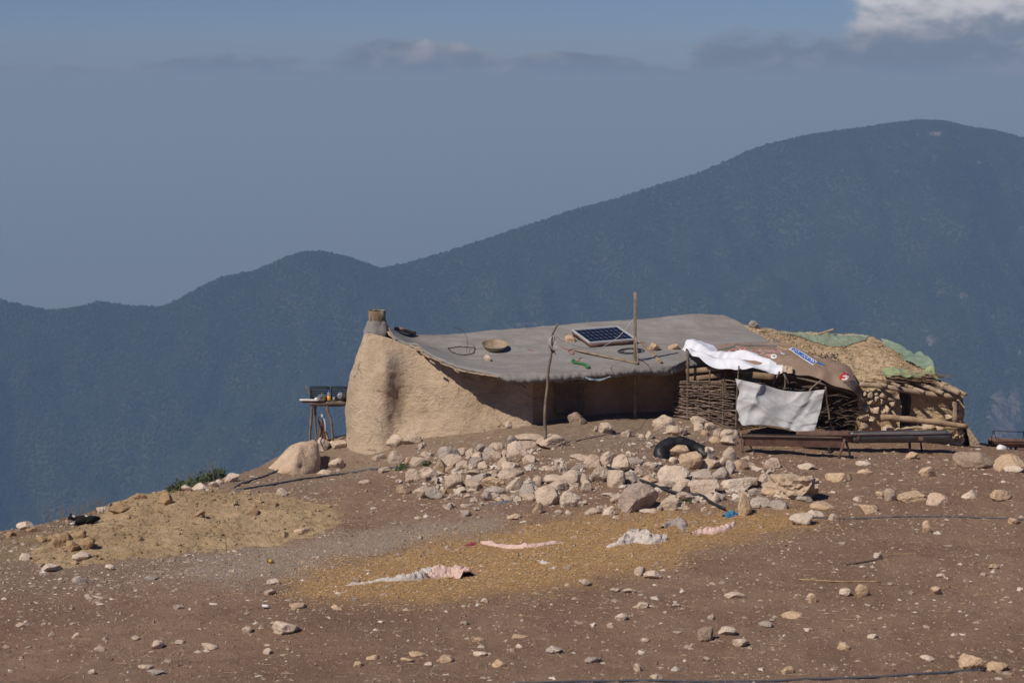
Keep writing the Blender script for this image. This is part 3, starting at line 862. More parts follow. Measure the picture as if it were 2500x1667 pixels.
for k, (b4, tone, lab) in enumerate([
    ((1379, 817, 1407, 836), TAN, 'brick-shaped tan stone under the back corner of the solar panel'),
    ((1181, 866, 1198, 883), PALE_, 'small cube-like pale stone lying in front of the metal bowl'),
    ((1582, 836, 1611, 858), TAN, 'pale five-sided stone on the roof right of the tall post'),
    ((1631, 838, 1662, 855), TAN, 'wedge-shaped tan stone on the roof beside the white sheet'),
    ((1827, 782, 1853, 806), GREY, 'grey pointed stone on the skyline where cement roof meets earth roof'),
    ((1848, 797, 1866, 808), TAN, 'low tan stone just right of the pointed grey stone on the roofline')]):
    place_rock('stone', b4, ROOF_BVH, lab, 'stone', 'stones lying on the hut roof', tone, 900 + k, 3)
# solar panel
fl, fr, bl = at(1440, 836, roof_at(1440, 849)[0][1]), at(1552, 827, roof_at(1552, 841)[0][1]), at(1397, 805, roof_at(1397, 822)[0][1])
br = fr + bl - fl
SP = thing('solar_panel', roof_at(1470, 848)[0], 'dark blue solar panel with white frame propped on short legs on the roof', 'solar panel')
ux, uy = unit(fr - fl), unit(bl - fl); un = unit(np.cross(ux, uy)); un = un if un[2] > 0 else -un
pw_, ph_ = np.linalg.norm(fr - fl), np.linalg.norm(bl - fl)
def pp(a, b_, h=0): return fl + (fr - fl) * a + (bl - fl) * b_ + un * h
alu = plain('white_aluminium', (.62, .63, .64), .35, .3, .05)
cellm = plain('solar_cell', (.006, .009, .022), .22, var=.2, spec=.6)
backm = plain('panel_backing', (.25, .27, .30), .4)
part('backing', box(pp(.5, .5, -.012), (fr - fl) * .49, (bl - fl) * .49, un * .006), backm, SP, False)
for a0, b0, a1, b1 in ((0, 0, 1, 0), (0, 1, 1, 1), (0, 0, 0, 1), (1, 0, 1, 1)):
    part('frame_rail', beam(pp(a0, b0, -.01), pp(a1, b1, -.01), .03, .045, up=un), alu, SP, False)
nc, nr = 9, 4
for i in range(nc):
    for j in range(nr):
        a, b_ = .035 + (i + .5) * .93 / nc, .05 + (j + .5) * .90 / nr
        hx, hy = (fr - fl) * (.93 / nc / 2 - .0035), (bl - fl) * (.90 / nr / 2 - .006)
        c0 = pp(a, b_, -.003); e = .18
        sec = [(-1, -1 + e), (-1 + e, -1), (1 - e, -1), (1, -1 + e), (1, 1 - e), (1 - e, 1), (-1 + e, 1), (-1, 1 - e)]
        V = np.array([c0 + hx * s + hy * t_ for s, t_ in sec] + [c0 + hx * s + hy * t_ - un * .006 for s, t_ in sec])
        F = [tuple(range(8)), tuple(range(15, 7, -1))] + [(k2, 8 + k2, 8 + (k2 + 1) % 8, (k2 + 1) % 8) for k2 in range(8)]
        part('cell', (V, F), cellm, SP, False)
for a, b_ in ((.02, .04), (.98, .04), (.02, .98), (.98, .98)):
    top = pp(a, b_, -.03); f = ROOF_BVH.ray_cast(Vector(top), Vector((0, 0, -1)))[0]
    zb = f.z - .01 if f else top[2] - .3
    part('leg', beam(top, (top[0], top[1], min(zb, top[2] - .05)), .035, .035, up=(0, 1, 0)), M['rust'], SP)
part('front_rail', beam(pp(0, .0, -.07), pp(1, .0, -.07), .03, .07, up=un), M['rust'], SP)
part('side_rail', beam(pp(0, 0, -.06), pp(0, 1, -.06), .03, .05, up=un), M['rust'], SP)
# bowl
bp, bn = roof_at(1207, 860)
bm_ = rough_mat('rusty_enamel', [(.34, .26, .17), (.24, .175, .11), (.42, .36, .27)], 9, .6, ((30, .3, .004),), spec=.4)
rw = 33 * bp[1] / FPX
bv_, bf_ = lathe((0, 0, 0), [(.02, .004), (rw * .62, .0), (rw * .70, .02), (rw * .97, .15), (rw * 1.0, .155), (rw * .985, .165), (rw * .93, .145), (rw * .66, .028), (.02, .022)], 48)
zq = Vector((bn[0], bn[1], bn[2])).normalized(); rot = Vector((0, 0, 1)).rotation_difference(zq).to_matrix()
bv_ = np.array([rot @ Vector(v) for v in bv_]) + bp + np.array([0, .2, .028])
o = part('metal_bowl', (bv_, bf_), bm_); tag(o, 'wide shallow rusty metal bowl sitting on the cement roof', 'bowl')
# barbed wire ring
th_ = np.linspace(0, 2 * math.pi * 2.03, 150)
cw, nw = roof_at(1127, 852)
ring = np.stack([cw[0] + .315 * np.cos(th_), cw[1] + .36 * np.sin(th_), np.zeros(150)], 1)
for k in range(150):
    f = ROOF_BVH.ray_cast(Vector((ring[k, 0], ring[k, 1], 9)), Vector((0, 0, -1)))[0]
    ring[k, 2] = (f.z if f else cw[2]) + .012 + .008 * math.sin(k * 1.3)
wire = plain('dark_wire', (.03, .025, .022), .7)
BW = thing('wire_ring', cw, 'loose ring of dark barbed wire on the left part of the roof', 'wire')
part('coil', tube(ring, .0075, 5), wire, BW)
for k in range(4, 150, 9):
    d = unit(g.normal(size=3)); part('barb', tube([ring[k] - d * .03, ring[k] + d * .03], .006, 4), wire, BW)
tail = catmull(pts([(1138, 862, cw[1] - .3), (1141, 840, cw[1]), (1139, 822, cw[1] + .2), (1128, 806, cw[1] + .3), (1108, 800, cw[1] + .35)]), 20)
part('loose_end', tube(tail, .005, 5), wire, BW)
# planks, cables and scraps on the roof
def roof_line(px_list, n, lift):
    L = catmull(np.array([roof_at(*q_)[0] for q_ in px_list]), n)
    for k in range(n):
        f = ROOF_BVH.ray_cast(Vector((L[k, 0], L[k, 1], 9)), Vector((0, 0, -1)))[0]
        if f: L[k, 2] = f.z + lift
    return L
def lay_plank(a, b_, w, h, lab, name='plank', mat='pale_wood', tone=(1, 1, 1)):
    A, B = roof_at(*a)[0] + [0, 0, h], roof_at(*b_)[0] + [0, 0, h]
    o = part(name, beam(A, B, w, h), M[mat]); o.color = (*tone, 1)
    tag(o, lab, 'plank', 'planks lying on the hut roof')
lay_plank((1402, 857), (1558, 891), .075, .04, 'long thin plank lying on the roof in front of the solar panel', tone=(.8, .8, .8))
lay_plank((1566, 838), (1614, 888), .07, .035, 'short plank on the roof right of the tall post, pointing at the eave', tone=(.8, .75, .7))
A, B = roof_at(971, 806)[0] + [0, 0, .06], roof_at(1008, 818)[0] + [0, 0, .05]
o = part('wood_slab', beam(A, B, .22, .07, bev=.5), M['wood']); o.color = (1.2, 1, .9, 1); tag(o, 'dark weathered slab of wood lying on the roof right of the chimney', 'wood')
coil = []
th_ = np.linspace(0, 2 * math.pi * 4.2, 120)
c0 = roof_at(1540, 858)[0]
for k, t_ in enumerate(th_):
    r = .24 + .05 * math.sin(t_ * .37 + 1)
    x, y = c0[0] + .03 * math.sin(t_ * .9) + r * 1.15 * math.cos(t_), c0[1] + r * 1.0 * math.sin(t_)
    f = ROOF_BVH.ray_cast(Vector((x, y, 9)), Vector((0, 0, -1)))[0]
    coil.append((x, y, (f.z if f else c0[2]) + .012 + .0035 * t_ / 6.28))
CB = thing('cable_coil', c0, 'coil of black cable on the roof behind the tall post', 'cable')
part('coil', tube(coil, .009, 5), M['hose'], CB)
tl = list(roof_line([(1545, 868), (1565, 880), (1586, 899)], 14, .012)) + [at(1591, 906, 45.45), at(1591, 918, 45.5), at(1586, 930, 45.52), at(1581, 938, 45.52)]
part('loose_end', tube(catmull(tl, 30), .008, 5), M['hose'], CB)
gm = plain('green_plastic', (.035, .17, .05), .55)
GD = thing('green_skipping_rope', roof_at(1420, 893)[0], 'green handle-like plastic piece tangled with red string on the roof', 'toy')
L = roof_line([(1399, 884), (1410, 890), (1424, 892), (1437, 901)], 16, .035)
part('handle', tube(L, .026 + .022 * np.abs(np.cos(np.linspace(0, math.pi, 16))) ** 3 + .012 * np.exp(-((np.linspace(0, 1, 16) - .6) / .06) ** 2), 10), gm, GD)
red = plain('red_string', (.36, .05, .05), .8)
part('string', tube(roof_line([(1369, 845), (1378, 851), (1390, 857), (1402, 862), (1398, 866), (1388, 856), (1404, 852)], 40, .01), .008, 4), red, GD)
part('string', tube(roof_line([(1398, 884), (1412, 882), (1420, 886), (1415, 876), (1421, 874)], 30, .01), .007, 4), red, GD)
o = part('red_scrap', tube(roof_line([(1288, 853), (1294, 855), (1302, 858)], 8, .008), .008, 4), red); tag(o, 'tiny red strip lying on the roof between bowl and branch pole', 'scrap')

# poles in front of the hut
b1 = on_ground(1332, 1094)
Y1 = b1[1]
PB = thing('branch_pole', b1, 'thin crooked branch pole standing among the rocks before the hut', 'pole')
part('pole', branch(np.concatenate([[b1 - [0, 0, .2]], pts([(1331, 1050, Y1), (1330, 1019, Y1), (1333, 981, Y1), (1337, 930, Y1), (1339, 904, Y1), (1346, 864, Y1), (1347, 840, Y1), (1348, 820, Y1), (1355, 803, Y1), (1361, 790, Y1)])]), .042, .022, 9, .012, 40, 3), M['wood'], PB)
rope = plain('white_rope', (.62, .60, .56), .8)
g = np.random.default_rng(5)
loops = []
for k in range(5):
    cx_ = 1350 + g.uniform(-6, 6); ww = g.uniform(4, 11); top, bot = 820 + g.uniform(-3, 4), 856 + g.uniform(-8, 8)
    t_ = np.linspace(0, 2 * math.pi, 22)
    loops.append(tube(np.array([at(1350 + (cx_ - 1350) * (1 - math.cos(a)) / 2 + ww * math.sin(a) * .8, (top + bot) / 2 - (bot - top) / 2 * math.cos(a), Y1 - .05 + .03 * math.sin(a)) for a in t_]), .0075, 5))
loops.append(tube(catmull(pts([(1352, 856, Y1 - .05), (1357, 866, Y1 - .05), (1361, 876, Y1 - .05)]), 8), .009, 5))
part('rope_bundle', join(loops), rope, PB)
part('clip', box(at(1350, 858, Y1 - .06), (.03, 0, 0), (0, .03, 0), (0, 0, .025)), M['rubber'], PB, False)
part('red_tie', tube(np.array([b1 + [.06 * math.cos(a), .06 * math.sin(a), .03 + .01 * math.sin(3 * a)] for a in np.linspace(0, 6.3, 16)]), .012, 5), red, PB)
b2 = on_ground(1550, 1019)
Y2 = b2[1]
PT = thing('squared_post', b2, 'tall squared wooden post standing in front of the hut eave', 'post')
part('post', beam(b2 - [0, 0, .3], at(1551, 712, Y2), .068, .06, up=(0, 1, 0)), M['wood'], PT).color = (1.1, 1.1, 1.05, 1)
part('wooden_slat', tube(catmull(pts([(1552, 822, Y2 - .06), (1555, 850, Y2 - .07), (1558, 890, Y2 - .08), (1559, 930, Y2 - .08)]), 12), .014, 6), M['pale_wood'], PT)
sag = [at(1547, 778, Y2 - .04), at(1510, 822, Y2 - .2), at(1480, 842, Y2 - .4), at(1444, 850, (Y1 + Y2) / 2), at(1400, 842, Y1 + .5), at(1370, 830, Y1 + .2), at(1353, 818, Y1 - .02)]
o = part('clothes_line', tube(catmull(np.array(sag), 50), .0055, 5), rope); tag(o, 'white line sagging between the branch pole and the squared post', 'rope')

# ------------------------------------------------------------------ stone hut with the earth roof
SH = thing('stone_hut', on_ground(2220, 1094), 'rough stone and mud shed with log rafters under an earth roof', 'shed')
dback = pts([(1800, 790, 49.6), (1840, 800, 49.4), (1950, 812, 49.2), (2050, 815, 49.0), (2103, 817, 48.8), (2151, 832, 48.6), (2183, 847, 48.3), (2218, 866, 48.0), (2278, 893, 47.4)])
dfront = pts([(1900, 845, 47.2), (1960, 872, 47.0), (2020, 895, 46.7), (2084, 915, 46.2), (2170, 920, 45.95), (2245, 918, 45.9), (2286, 916, 45.9)])
dleft = pts([(1900, 845, 47.2), (1860, 815, 48.5), (1800, 790, 49.6)])
dright = pts([(2286, 916, 45.9), (2284, 905, 46.6), (2278, 893, 47.4)])
dg = coons(dfront, dback, dleft, dright, 170, 90)
q = dg.reshape(-1, 3)
dg[..., 2] += (.05 * fbm(q * 1.3, 3) + .022 * fbm(q * 4.5, 3, .65) + .014 * np.abs(fbm(q * 11, 3, .7))).reshape(170, 90)
DIRT = part('earth_roof', slab(dg, .14), M['earth'], SH)
DIRT_BVH = BVHTree.FromPolygons(dg.reshape(-1, 3).tolist(), gridF(170, 90).tolist())
# clods and straw in the roof earth
def scatter_blobs(P, sizes, seed, sub=1, squash=.75):
    g = np.random.default_rng(seed); base, F = ICO[sub]; n = len(P)
    V = base[None] * (1 + .34 * g.normal(size=(n, len(base), 1)).clip(-1.4, 1.4))
    sc = sizes[:, None, None] * g.uniform(.65, 1.3, (n, 1, 3)); sc[..., 2] *= squash
    V = V * sc
    a = g.uniform(0, 6.28, n); ca, sa = np.cos(a)[:, None], np.sin(a)[:, None]
    V = np.stack([V[..., 0] * ca - V[..., 1] * sa, V[..., 0] * sa + V[..., 1] * ca, V[..., 2]], -1) + P[:, None]
    FF = (F[None] + (np.arange(n) * len(base))[:, None, None]).reshape(-1, 3)
    return V.reshape(-1, 3), FF
g = np.random.default_rng(21)
ii, jj = g.integers(2, 168, 1500), g.integers(2, 88, 1500)
part('roof_clods', scatter_blobs(dg[ii, jj] + g.normal(0, .02, (1500, 3)) * [1, 1, 0], .010 + .035 * g.random(1500) ** 4, 4), M['earth'], SH, False, 'stuff')
st = []
for k in range(420):
    i, j = g.integers(3, 166), g.integers(2, 87); p = dg[i, j] + [0, 0, .015]
    d = unit([g.normal(), g.normal() * .5, g.normal() * .12]) * g.uniform(.05, .22)
    st.append(tube([p - d, p + d + [0, 0, .01]], .004, 3))
part('roof_straw', join(st), plain('dry_straw', (.42, .32, .19), .9), SH, True, 'stuff')
# walls: mud cores with stones set in them
def core(corners_px, Yf, thick, nu, nv, amp=.05, mat='earth', name='mud_core'):
    (x0, y0), (x1, y1) = corners_px
    Ya, Yb = Yf
    f = [pts([(x0, y1, Ya), ((x0 + x1) / 2, y1, (Ya + Yb) / 2), (x1, y1, Yb)]), pts([(x0, y0, Ya), ((x0 + x1) / 2, y0, (Ya + Yb) / 2), (x1, y0, Yb)])]
    f[0][:, 2] -= .15
    G = coons(f[0], f[1], np.array([f[0][0], f[1][0]]), np.array([f[0][-1], f[1][-1]]), nu, nv)
    q = G.reshape(-1, 3); d = fbm(q * 2.2, 4, .6) * amp
    G[..., 1] += d.reshape(nu, nv); G[..., 0] += .5 * (fbm(q * 2.9 + 9, 3, .6) * amp).reshape(nu, nv)
    B = G + np.array([0, thick, 0.0])
    V = np.concatenate([G.reshape(-1, 3), B.reshape(-1, 3)]); o = nu * nv
    F = gridF(nu, nv).tolist() + [[a + o for a in q_[::-1]] for q_ in gridF(nu, nv).tolist()]
    ring = [i * nv for i in range(nu)] + [(nu - 1) * nv + j for j in range(1, nv)] + [i * nv + nv - 1 for i in range(nu - 2, -1, -1)] + [j for j in range(nv - 2, 0, -1)]
    for k in range(len(ring)): F.append([ring[k], ring[(k + 1) % len(ring)], ring[(k + 1) % len(ring)] + o, ring[k] + o])
    return part(name, (V, F), M[mat], SH)
core(((2092, 942), (2196, 1092)), (45.75, 45.75), .7, 24, 34, .10)
core(((2150, 1046), (2352, 1094)), (45.72, 45.60), .45, 40, 14, .10)
core(((2222, 956), (2352, 1094)), (46.25, 46.05), .3, 30, 26, .06, name='back_wall')
core(((2335, 962), (2352, 1060)), (45.75, 45.75), 1.2, 6, 20, .05, name='end_wall')
core(((1860, 905), (2100, 1090)), (47.6, 46.9), .3, 30, 20, .05, 'shade_toned_mud', 'side_wall')
core(((2100, 930), (2300, 1080)), (48.4, 48.2), .2, 10, 10, .03, 'shade_toned_mud', 'inner_wall')
ZB = [(300, 480, 360, 560), (365, 480, 460, 600), (460, 450, 550, 550), (555, 460, 690, 605), (705, 545, 820, 630), (370, 600, 530, 690), (535, 605, 660, 690), (725, 640, 840, 735), (300, 700, 400, 805), (415, 730, 580, 840),
      (575, 700, 745, 870), (390, 880, 500, 960), (230, 840, 410, 960), (250, 960, 420, 1090), (600, 1020, 800, 1140), (790, 1060, 930, 1140), (930, 1055, 1110, 1135), (1110, 1095, 1210, 1150), (1240, 1005, 1445, 1130), (1440, 1040, 1590, 1130), (1610, 850, 1730, 940),
      (1800, 800, 1885, 900), (1790, 620, 1845, 770), (1850, 1120, 1930, 1180), (1830, 1180, 1930, 1300), (1690, 1200, 1790, 1290), (1760, 1150, 1830, 1250), (110, 1330, 290, 1410), (300, 1325, 450, 1410), (450, 1325, 530, 1400), (650, 1330, 720, 1390),
      (760, 1320, 960, 1395), (1080, 1320, 1240, 1395), (1330, 1310, 1490, 1395), (1480, 1300, 1600, 1400), (1600, 1290, 1760, 1420), (1740, 1260, 1900, 1340), (700, 880, 790, 950), (480, 560, 560, 640), (660, 760, 730, 830), (760, 1170, 900, 1250), (960, 1180, 1100, 1260)]
g = np.random.default_rng(33)
for k, (a, b_, c_, d_) in enumerate(ZB):
    x0, y0, x1, y1 = 2060 + a / 6.533, 880 + b_ / 6.533, 2060 + c_ / 6.533, 880 + d_ / 6.533
    Y = 45.68 + g.uniform(-.04, .05); s = Y / FPX
    V, F = rock_shape(3, 3000 + k, 10)
    V = V * np.array([(x1 - x0) * s / 2, g.uniform(.11, .17), (y1 - y0) * s / 2]) + at((x0 + x1) / 2, (y0 + y1) / 2, Y)
    o = part('stone', (V, F), M['rock'], SH, False); t_ = g.uniform(.92, 1.15); o.color = (t_ * 1.0, t_ * .95, t_ * .85, 1)
# logs
def log(name, P, r0, r1, tone, seed, mat='pale_wood', parent=SH, n=12):
    o = part(name, branch(P, r0, r1, n, .012, 20, seed), M[mat], parent); o.color = (*tone, 1); return o
LT = (.92, .9, .86)
log('purlin', pts([(2098, 938, 45.6), (2160, 944, 45.55), (2200, 950, 45.5), (2270, 962, 45.5), (2340, 968, 45.45)]), .06, .066, LT, 1)
log('sill_log', pts([(2150, 1019, 45.35), (2200, 1022, 45.35), (2260, 1028, 45.3), (2362, 1041, 45.3)]), .078, .062, (.98, .9, .78), 2)
for k, (a, b_, r) in enumerate([((2119, 929, 46.1), (2163, 941, 45.35), .047), ((2165, 930, 46.2), (2196, 943, 45.35), .042), ((2190, 932, 46.2), (2256, 957, 45.3), .042), ((2222, 927, 46.3), (2302, 960, 45.2), .052),
                                ((2247, 917, 46.3), (2342, 961, 45.1), .062), ((2290, 930, 46.3), (2358, 963, 45.15), .046)]):
    A, B = at(*a), at(*b_)
    A = A + (A - B) * .5
    o = log('rafter', [A, (A + B) / 2, B], r, r * .95, LT, 10 + k)
    if k in (2, 3, 4):
        for f in (.62, .76):
            c0 = A + (B - A) * f
            d = unit(B - A); e1 = unit(np.cross(d, [0, 0, 1])); e2 = np.cross(e1, d)
            part('wire_tie', tube(np.array([c0 + (r * 1.08) * (e1 * math.cos(t_) + e2 * math.sin(t_)) for t_ in np.linspace(0, 6.28, 14)]), .006, 4), wire, o)
o = part('post', beam(at(2331, 1034, 45.45), at(2330, 968, 45.5), .1, .07, up=(0, 1, 0)), M['pale_wood'], SH); o.color = (*LT, 1)
# leaning earth buttress at the far end
lp = pts([(2349, 1026, 45.7), (2358, 1034, 45.7), (2378, 1062, 45.7), (2404, 1100, 45.7), (2372, 1106, 45.7), (2366, 1070, 45.7)])
lp = np.concatenate([lp, lp + [0.05, .9, 0]])
F = [tuple(range(6)), tuple(range(11, 5, -1))] + [(k, 6 + k, 6 + (k + 1) % 6, (k + 1) % 6) for k in range(6)]
part('buttress', (lp, F), M['mud'], SH, False)
# reeds sticking out along the earth roof's front edge
g = np.random.default_rng(44)
for k in range(34):
    x = g.uniform(2105, 2300); y = 914 + g.uniform(-6, 16) + (8 if x < 2200 else 0); L_ = g.uniform(20, 75)
    A = at(x - L_ * .4, y - L_ * .05 * g.uniform(-1, 1.6), 45.8 + g.uniform(-.1, .1)); B = at(x + L_ * .6, y + L_ * .08 * g.uniform(-1, 2.2), 45.7 + g.uniform(-.15, .1))
    o = part('reed', tube([A, (A + B) / 2 + [0, 0, -.008], B], [.008, .007, .004], 5), M['pale_wood'], SH); t_ = g.uniform(.55, 1.0); o.color = (t_, t_ * .88, t_ * .75, 1)

# green plastic sheets over the earth roof
def plastic(name, col, alpha, trans=.25):
    m, T, b = pmat(name)
    P = world_pos(T)
    T.put(b.inputs['Base Color'], T.mix(T.ss(T.noise(P, 5, 5, .6), .35, .7), col, tuple(v * .72 for v in col)))
    b.inputs['Roughness'].default_value = .35
    b.inputs['Alpha'].default_value = alpha
    T.put(b.inputs['Normal'], T.bump(T.noise(P, 9, 4, .6), .3, .02))
    return m
M['greenfilm'] = plastic('green_film', (.30, .40, .29), .72)
M['yelfilm'] = plastic('yellow_green_film', (.38, .45, .24), .8)
M['clearfilm'] = plastic('clear_film', (.48, .50, .50), .6)
def crumple(G, amp, scale, seed=0, ridged=True):
    N = normals(G); q = G.reshape(-1, 3)
    # a few long creases in changing directions, not lumps
    w = .35 * np.stack([gnoise(q * .9 + seed * 5 + k * 21) for k in range(3)], 1)
    g_ = np.random.default_rng(seed + 50); n = np.zeros(len(q))
    for k in range(5):
        a = g_.normal(size=(2, 3)); a[0] /= np.linalg.norm(a[0]); a[1] /= np.linalg.norm(a[1])
        s1 = np.stack([(q + w) @ a[0] * scale * (1 + .35 * k), (q + w) @ a[1] * scale * .28, np.full(len(q), k * 7.7 + seed)], 1)
        e = gnoise(s1)
        n += (1 / (1 + .5 * k)) * ((.30 - np.abs(e) * 1.3) if ridged else e)
    n *= .6
    return G + N * (amp * n).reshape(G.shape[:2])[..., None]
def px_sheet(poly, bvh, step, lift, crum, mat, name, parent=None, seed=0):
    """sheet lying on a surface: the photo outline dropped on to it, then crumpled and given thickness"""
    poly = np.array(poly, float)
    x0, y0 = poly.min(0); x1, y1 = poly.max(0)
    nx, ny = int((x1 - x0) / step) + 2, int((y1 - y0) / step) + 2
    idx = -np.ones((nx, ny), int); V = []
    gx = x0 + (x1 - x0) * np.arange(nx) / (nx - 1); gy = y0 + (y1 - y0) * np.arange(ny) / (ny - 1)
    GX, GY = np.meshgrid(gx, gy, indexing='ij')
    ins = soft_poly(GX.ravel(), GY.ravel(), poly, .01).reshape(nx, ny) > .5
    for i in range(nx):
        for j in range(ny):
            if not ins[i, j]: continue
            p, n = hit(gx[i], gy[j], bvh)
            if p is None: continue
            idx[i, j] = len(V)
            V.append(p + n * (lift + crum * abs(gnoise(np.array([p * 3.3 + seed]))[0]) + .4 * crum * abs(gnoise(np.array([p * 9 + seed]))[0])))
    F = [(idx[i, j], idx[i + 1, j], idx[i + 1, j + 1], idx[i, j + 1]) for i in range(nx - 1) for j in range(ny - 1)
         if min(idx[i, j], idx[i + 1, j], idx[i + 1, j + 1], idx[i, j + 1]) >= 0]
    V = np.array(V)
    return part(name, (V, F), mat, parent)
def z5(l): return [(1950 + x / 3.733, 760 + y / 3.733) for x, y in l]
o = px_sheet(z5([(-340, 165), (-250, 195), (0, 206), (300, 216), (570, 222), (640, 228), (610, 275), (520, 300), (440, 328), (340, 336), (250, 324), (100, 285), (0, 245), (-200, 215), (-330, 185)]), DIRT_BVH, 2.0, .03, .035, M['greenfilm'], 'plastic_sheet', seed=3)
tag(o, 'pale green plastic film along the back edge of the earth roof', 'plastic sheet', 'plastic films on the earth roof')
tp = [(745, 262), (800, 262), (950, 305), (1060, 400), (1100, 372), (1160, 410), (1215, 455), (1235, 520)]
bt = [(790, 300), (850, 335), (905, 400), (960, 450), (1040, 480), (1100, 500), (1150, 525), (1225, 560)]
def yz(l, Ys): return np.array([at(1950 + x / 3.733, 760 + y / 3.733, Y) for (x, y), Y in zip(l, Ys)])
tpp, btp = yz(tp, [48.5, 48.4, 48.1, 47.7, 47.5, 47.2, 46.8, 46.3]), yz(bt, [48.2, 48.0, 47.6, 47.2, 46.9, 46.6, 46.4, 46.0])
G = coons(btp, tpp, np.array([btp[0], tpp[0]]), np.array([btp[-1], tpp[-1]]), 70, 22)
G = crumple(G, .13, 1.8, 2); G[..., 2] += .03
o = part('plastic_sheet', slab(G, .004), M['greenfilm']); tag(o, 'crumpled green plastic film running down the right edge of the earth roof', 'plastic sheet', 'plastic films on the earth roof')
tp = [(760, 530), (860, 520), (960, 535), (1050, 560), (1130, 540), (1220, 500), (1265, 560), (1285, 590)]
bt = [(755, 590), (800, 605), (880, 590), (960, 590), (1060, 600), (1130, 580), (1200, 590), (1285, 605)]
tpp, btp = yz(tp, [46.1, 46.1, 46.1, 46.1, 46.1, 46.1, 46.0, 46.0]), yz(bt, [45.75] * 8)
G = crumple(coons(btp, tpp, np.array([btp[0], tpp[0]]), np.array([btp[-1], tpp[-1]]), 70, 20), .13, 2.4, 7); G[..., 2] += .02
o = part('plastic_sheet', slab(G, .004), M['yelfilm']); tag(o, 'yellowish green plastic bunched up on the reeds above the log rafters', 'plastic sheet', 'plastic films on the earth roof')
# splintered board and dry twigs on the earth roof
p, n = hit(2022, 818, DIRT_BVH)
o = part('broken_board', beam(at(1996, 816, p[1]), at(2036, 804, p[1] - .1), .12, .05, bev=.5), M['pale_wood']); tag(o, 'splintered pale board sticking up on the earth roof skyline', 'board')
p, n = roof_at(2009, 887, DIRT_BVH)
DS = thing('dry_shrub', p, 'bare dark forked twig with dry litter stuck in the earth roof', 'twigs')
Yd = p[1]
for k, l in enumerate([[(2009, 889), (2008, 875), (2005, 862)], [(2009, 880), (2016, 873), (2024, 869)], [(2016, 874), (2022, 864), (2024, 858)], [(2006, 870), (1990, 868), (1976, 862)], [(1992, 868), (1988, 860), (1985, 855)], [(2012, 878), (2030, 884), (2045, 889)], [(2020, 872), (2034, 874), (2046, 876)]]):
    part('twig', branch(np.array([at(x, y, Yd - .05 * i) for i, (x, y) in enumerate(l)]), .016 if k == 0 else .009, .005, 5, .02, 8, k), M['twig'], DS)
g = np.random.default_rng(9); lf = []
for k in range(60):
    c0 = at(g.uniform(1998, 2046), g.uniform(862, 888), Yd + g.uniform(-.2, .2)); u = unit(g.normal(size=3)) * .05; v = unit(g.normal(size=3)) * .04
    lf.append((np.array([c0 - u, c0 + v, c0 + u, c0 - v]), [(0, 1, 2, 3)]))
part('dry_leaves', join(lf), plain('dead_leaf', (.30, .23, .18), .9), DS, False, 'stuff')

# ------------------------------------------------------------------ the animal pen between the two huts
gf0, gf1 = on_ground(1652, 1016), on_ground(1800, 1049)
Yl, Yr = gf0[1] - .15, gf1[1]
WF = thing('wicker_fence', (gf0 + gf1) / 2, 'woven fence of grey sticks between the mud hut and the grey tarpaulin', 'fence')
g = np.random.default_rng(17)
def fpt(px, py, off): return at(px, py, Yl + (Yr - Yl) * (px - 1652) / 148 + off)
n_st = 54
for k in range(n_st):
    t_ = k / (n_st - 1) + g.normal(0, .006)
    xl, xr = 1660 + g.uniform(-14, 6) - 6 * t_, 1799 + g.uniform(-12, 5)
    yl, yr = 933 + 82 * t_ + g.normal(0, 1.2), 934 + 113 * t_ ** 1.05 + g.normal(0, 1.6)
    if k % 5 == 4: xl += g.uniform(20, 60)
    if k % 6 == 3: xr -= g.uniform(20, 60)
    P = []
    for i, f in enumerate(np.linspace(0, 1, 7)):
        P.append(fpt(xl + (xr - xl) * f, yl + (yr - yl) * (f ** 1.15) + g.normal(0, 1.3), -.035 * (-1) ** (i + k) - .01))
    r = g.uniform(.010, .019)
    o = part('stick', branch(np.array(P), r * 1.15, r * .7, 6, .016, 22, k), M['twig'], WF); b_ = g.uniform(.8, 1.9); o.color = (b_ * 1.05, b_, b_ * .95, 1)
for k, (x, y0, y1, r) in enumerate([(1679, 858, 1030, .036), (1704, 925, 1034, .018), (1732, 902, 1042, .017), (1765, 925, 1048, .02), (1797, 893, 1052, .022)]):
    xt = 1804 if x == 1797 else x + 1
    o = part('stake', branch(np.array([fpt(x, y1, -.02), fpt(x + .3 * (xt - x), (y0 + y1) / 2, -.02), fpt(xt, y0, -.02)]), r, r * .92, 9, .01, 14, 90 + k), M['wood'], WF); o.color = (.8, .78, .78, 1)
PL = thing('pallet', fpt(1720, 1000, .3), 'old wooden pallet standing tilted behind the woven stick fence', 'pallet')
def pal(a, b_, w, off, name='slat'):
    o = part(name, beam(fpt(*a, off), fpt(*b_, off), .025, w, up=(0, 0, 1)), M['pale_wood'], PL); o.color = (.82, .74, .66, 1)
pal((1671, 907), (1768, 898), .115, .25); pal((1670, 926), (1759, 916), .10, .25); pal((1690, 944), (1762, 936), .10, .25); pal((1690, 960), (1762, 954), .10, .25)
for x, y0, y1 in ((1698, 904, 985), (1760, 899, 985), (1770, 897, 985)):
    o = part('stringer', beam(fpt(x, y1, .29), fpt(x, y0, .29), .06, .05, up=(0, 1, 0)), M['pale_wood'], PL); o.color = (.55, .48, .42, 1)

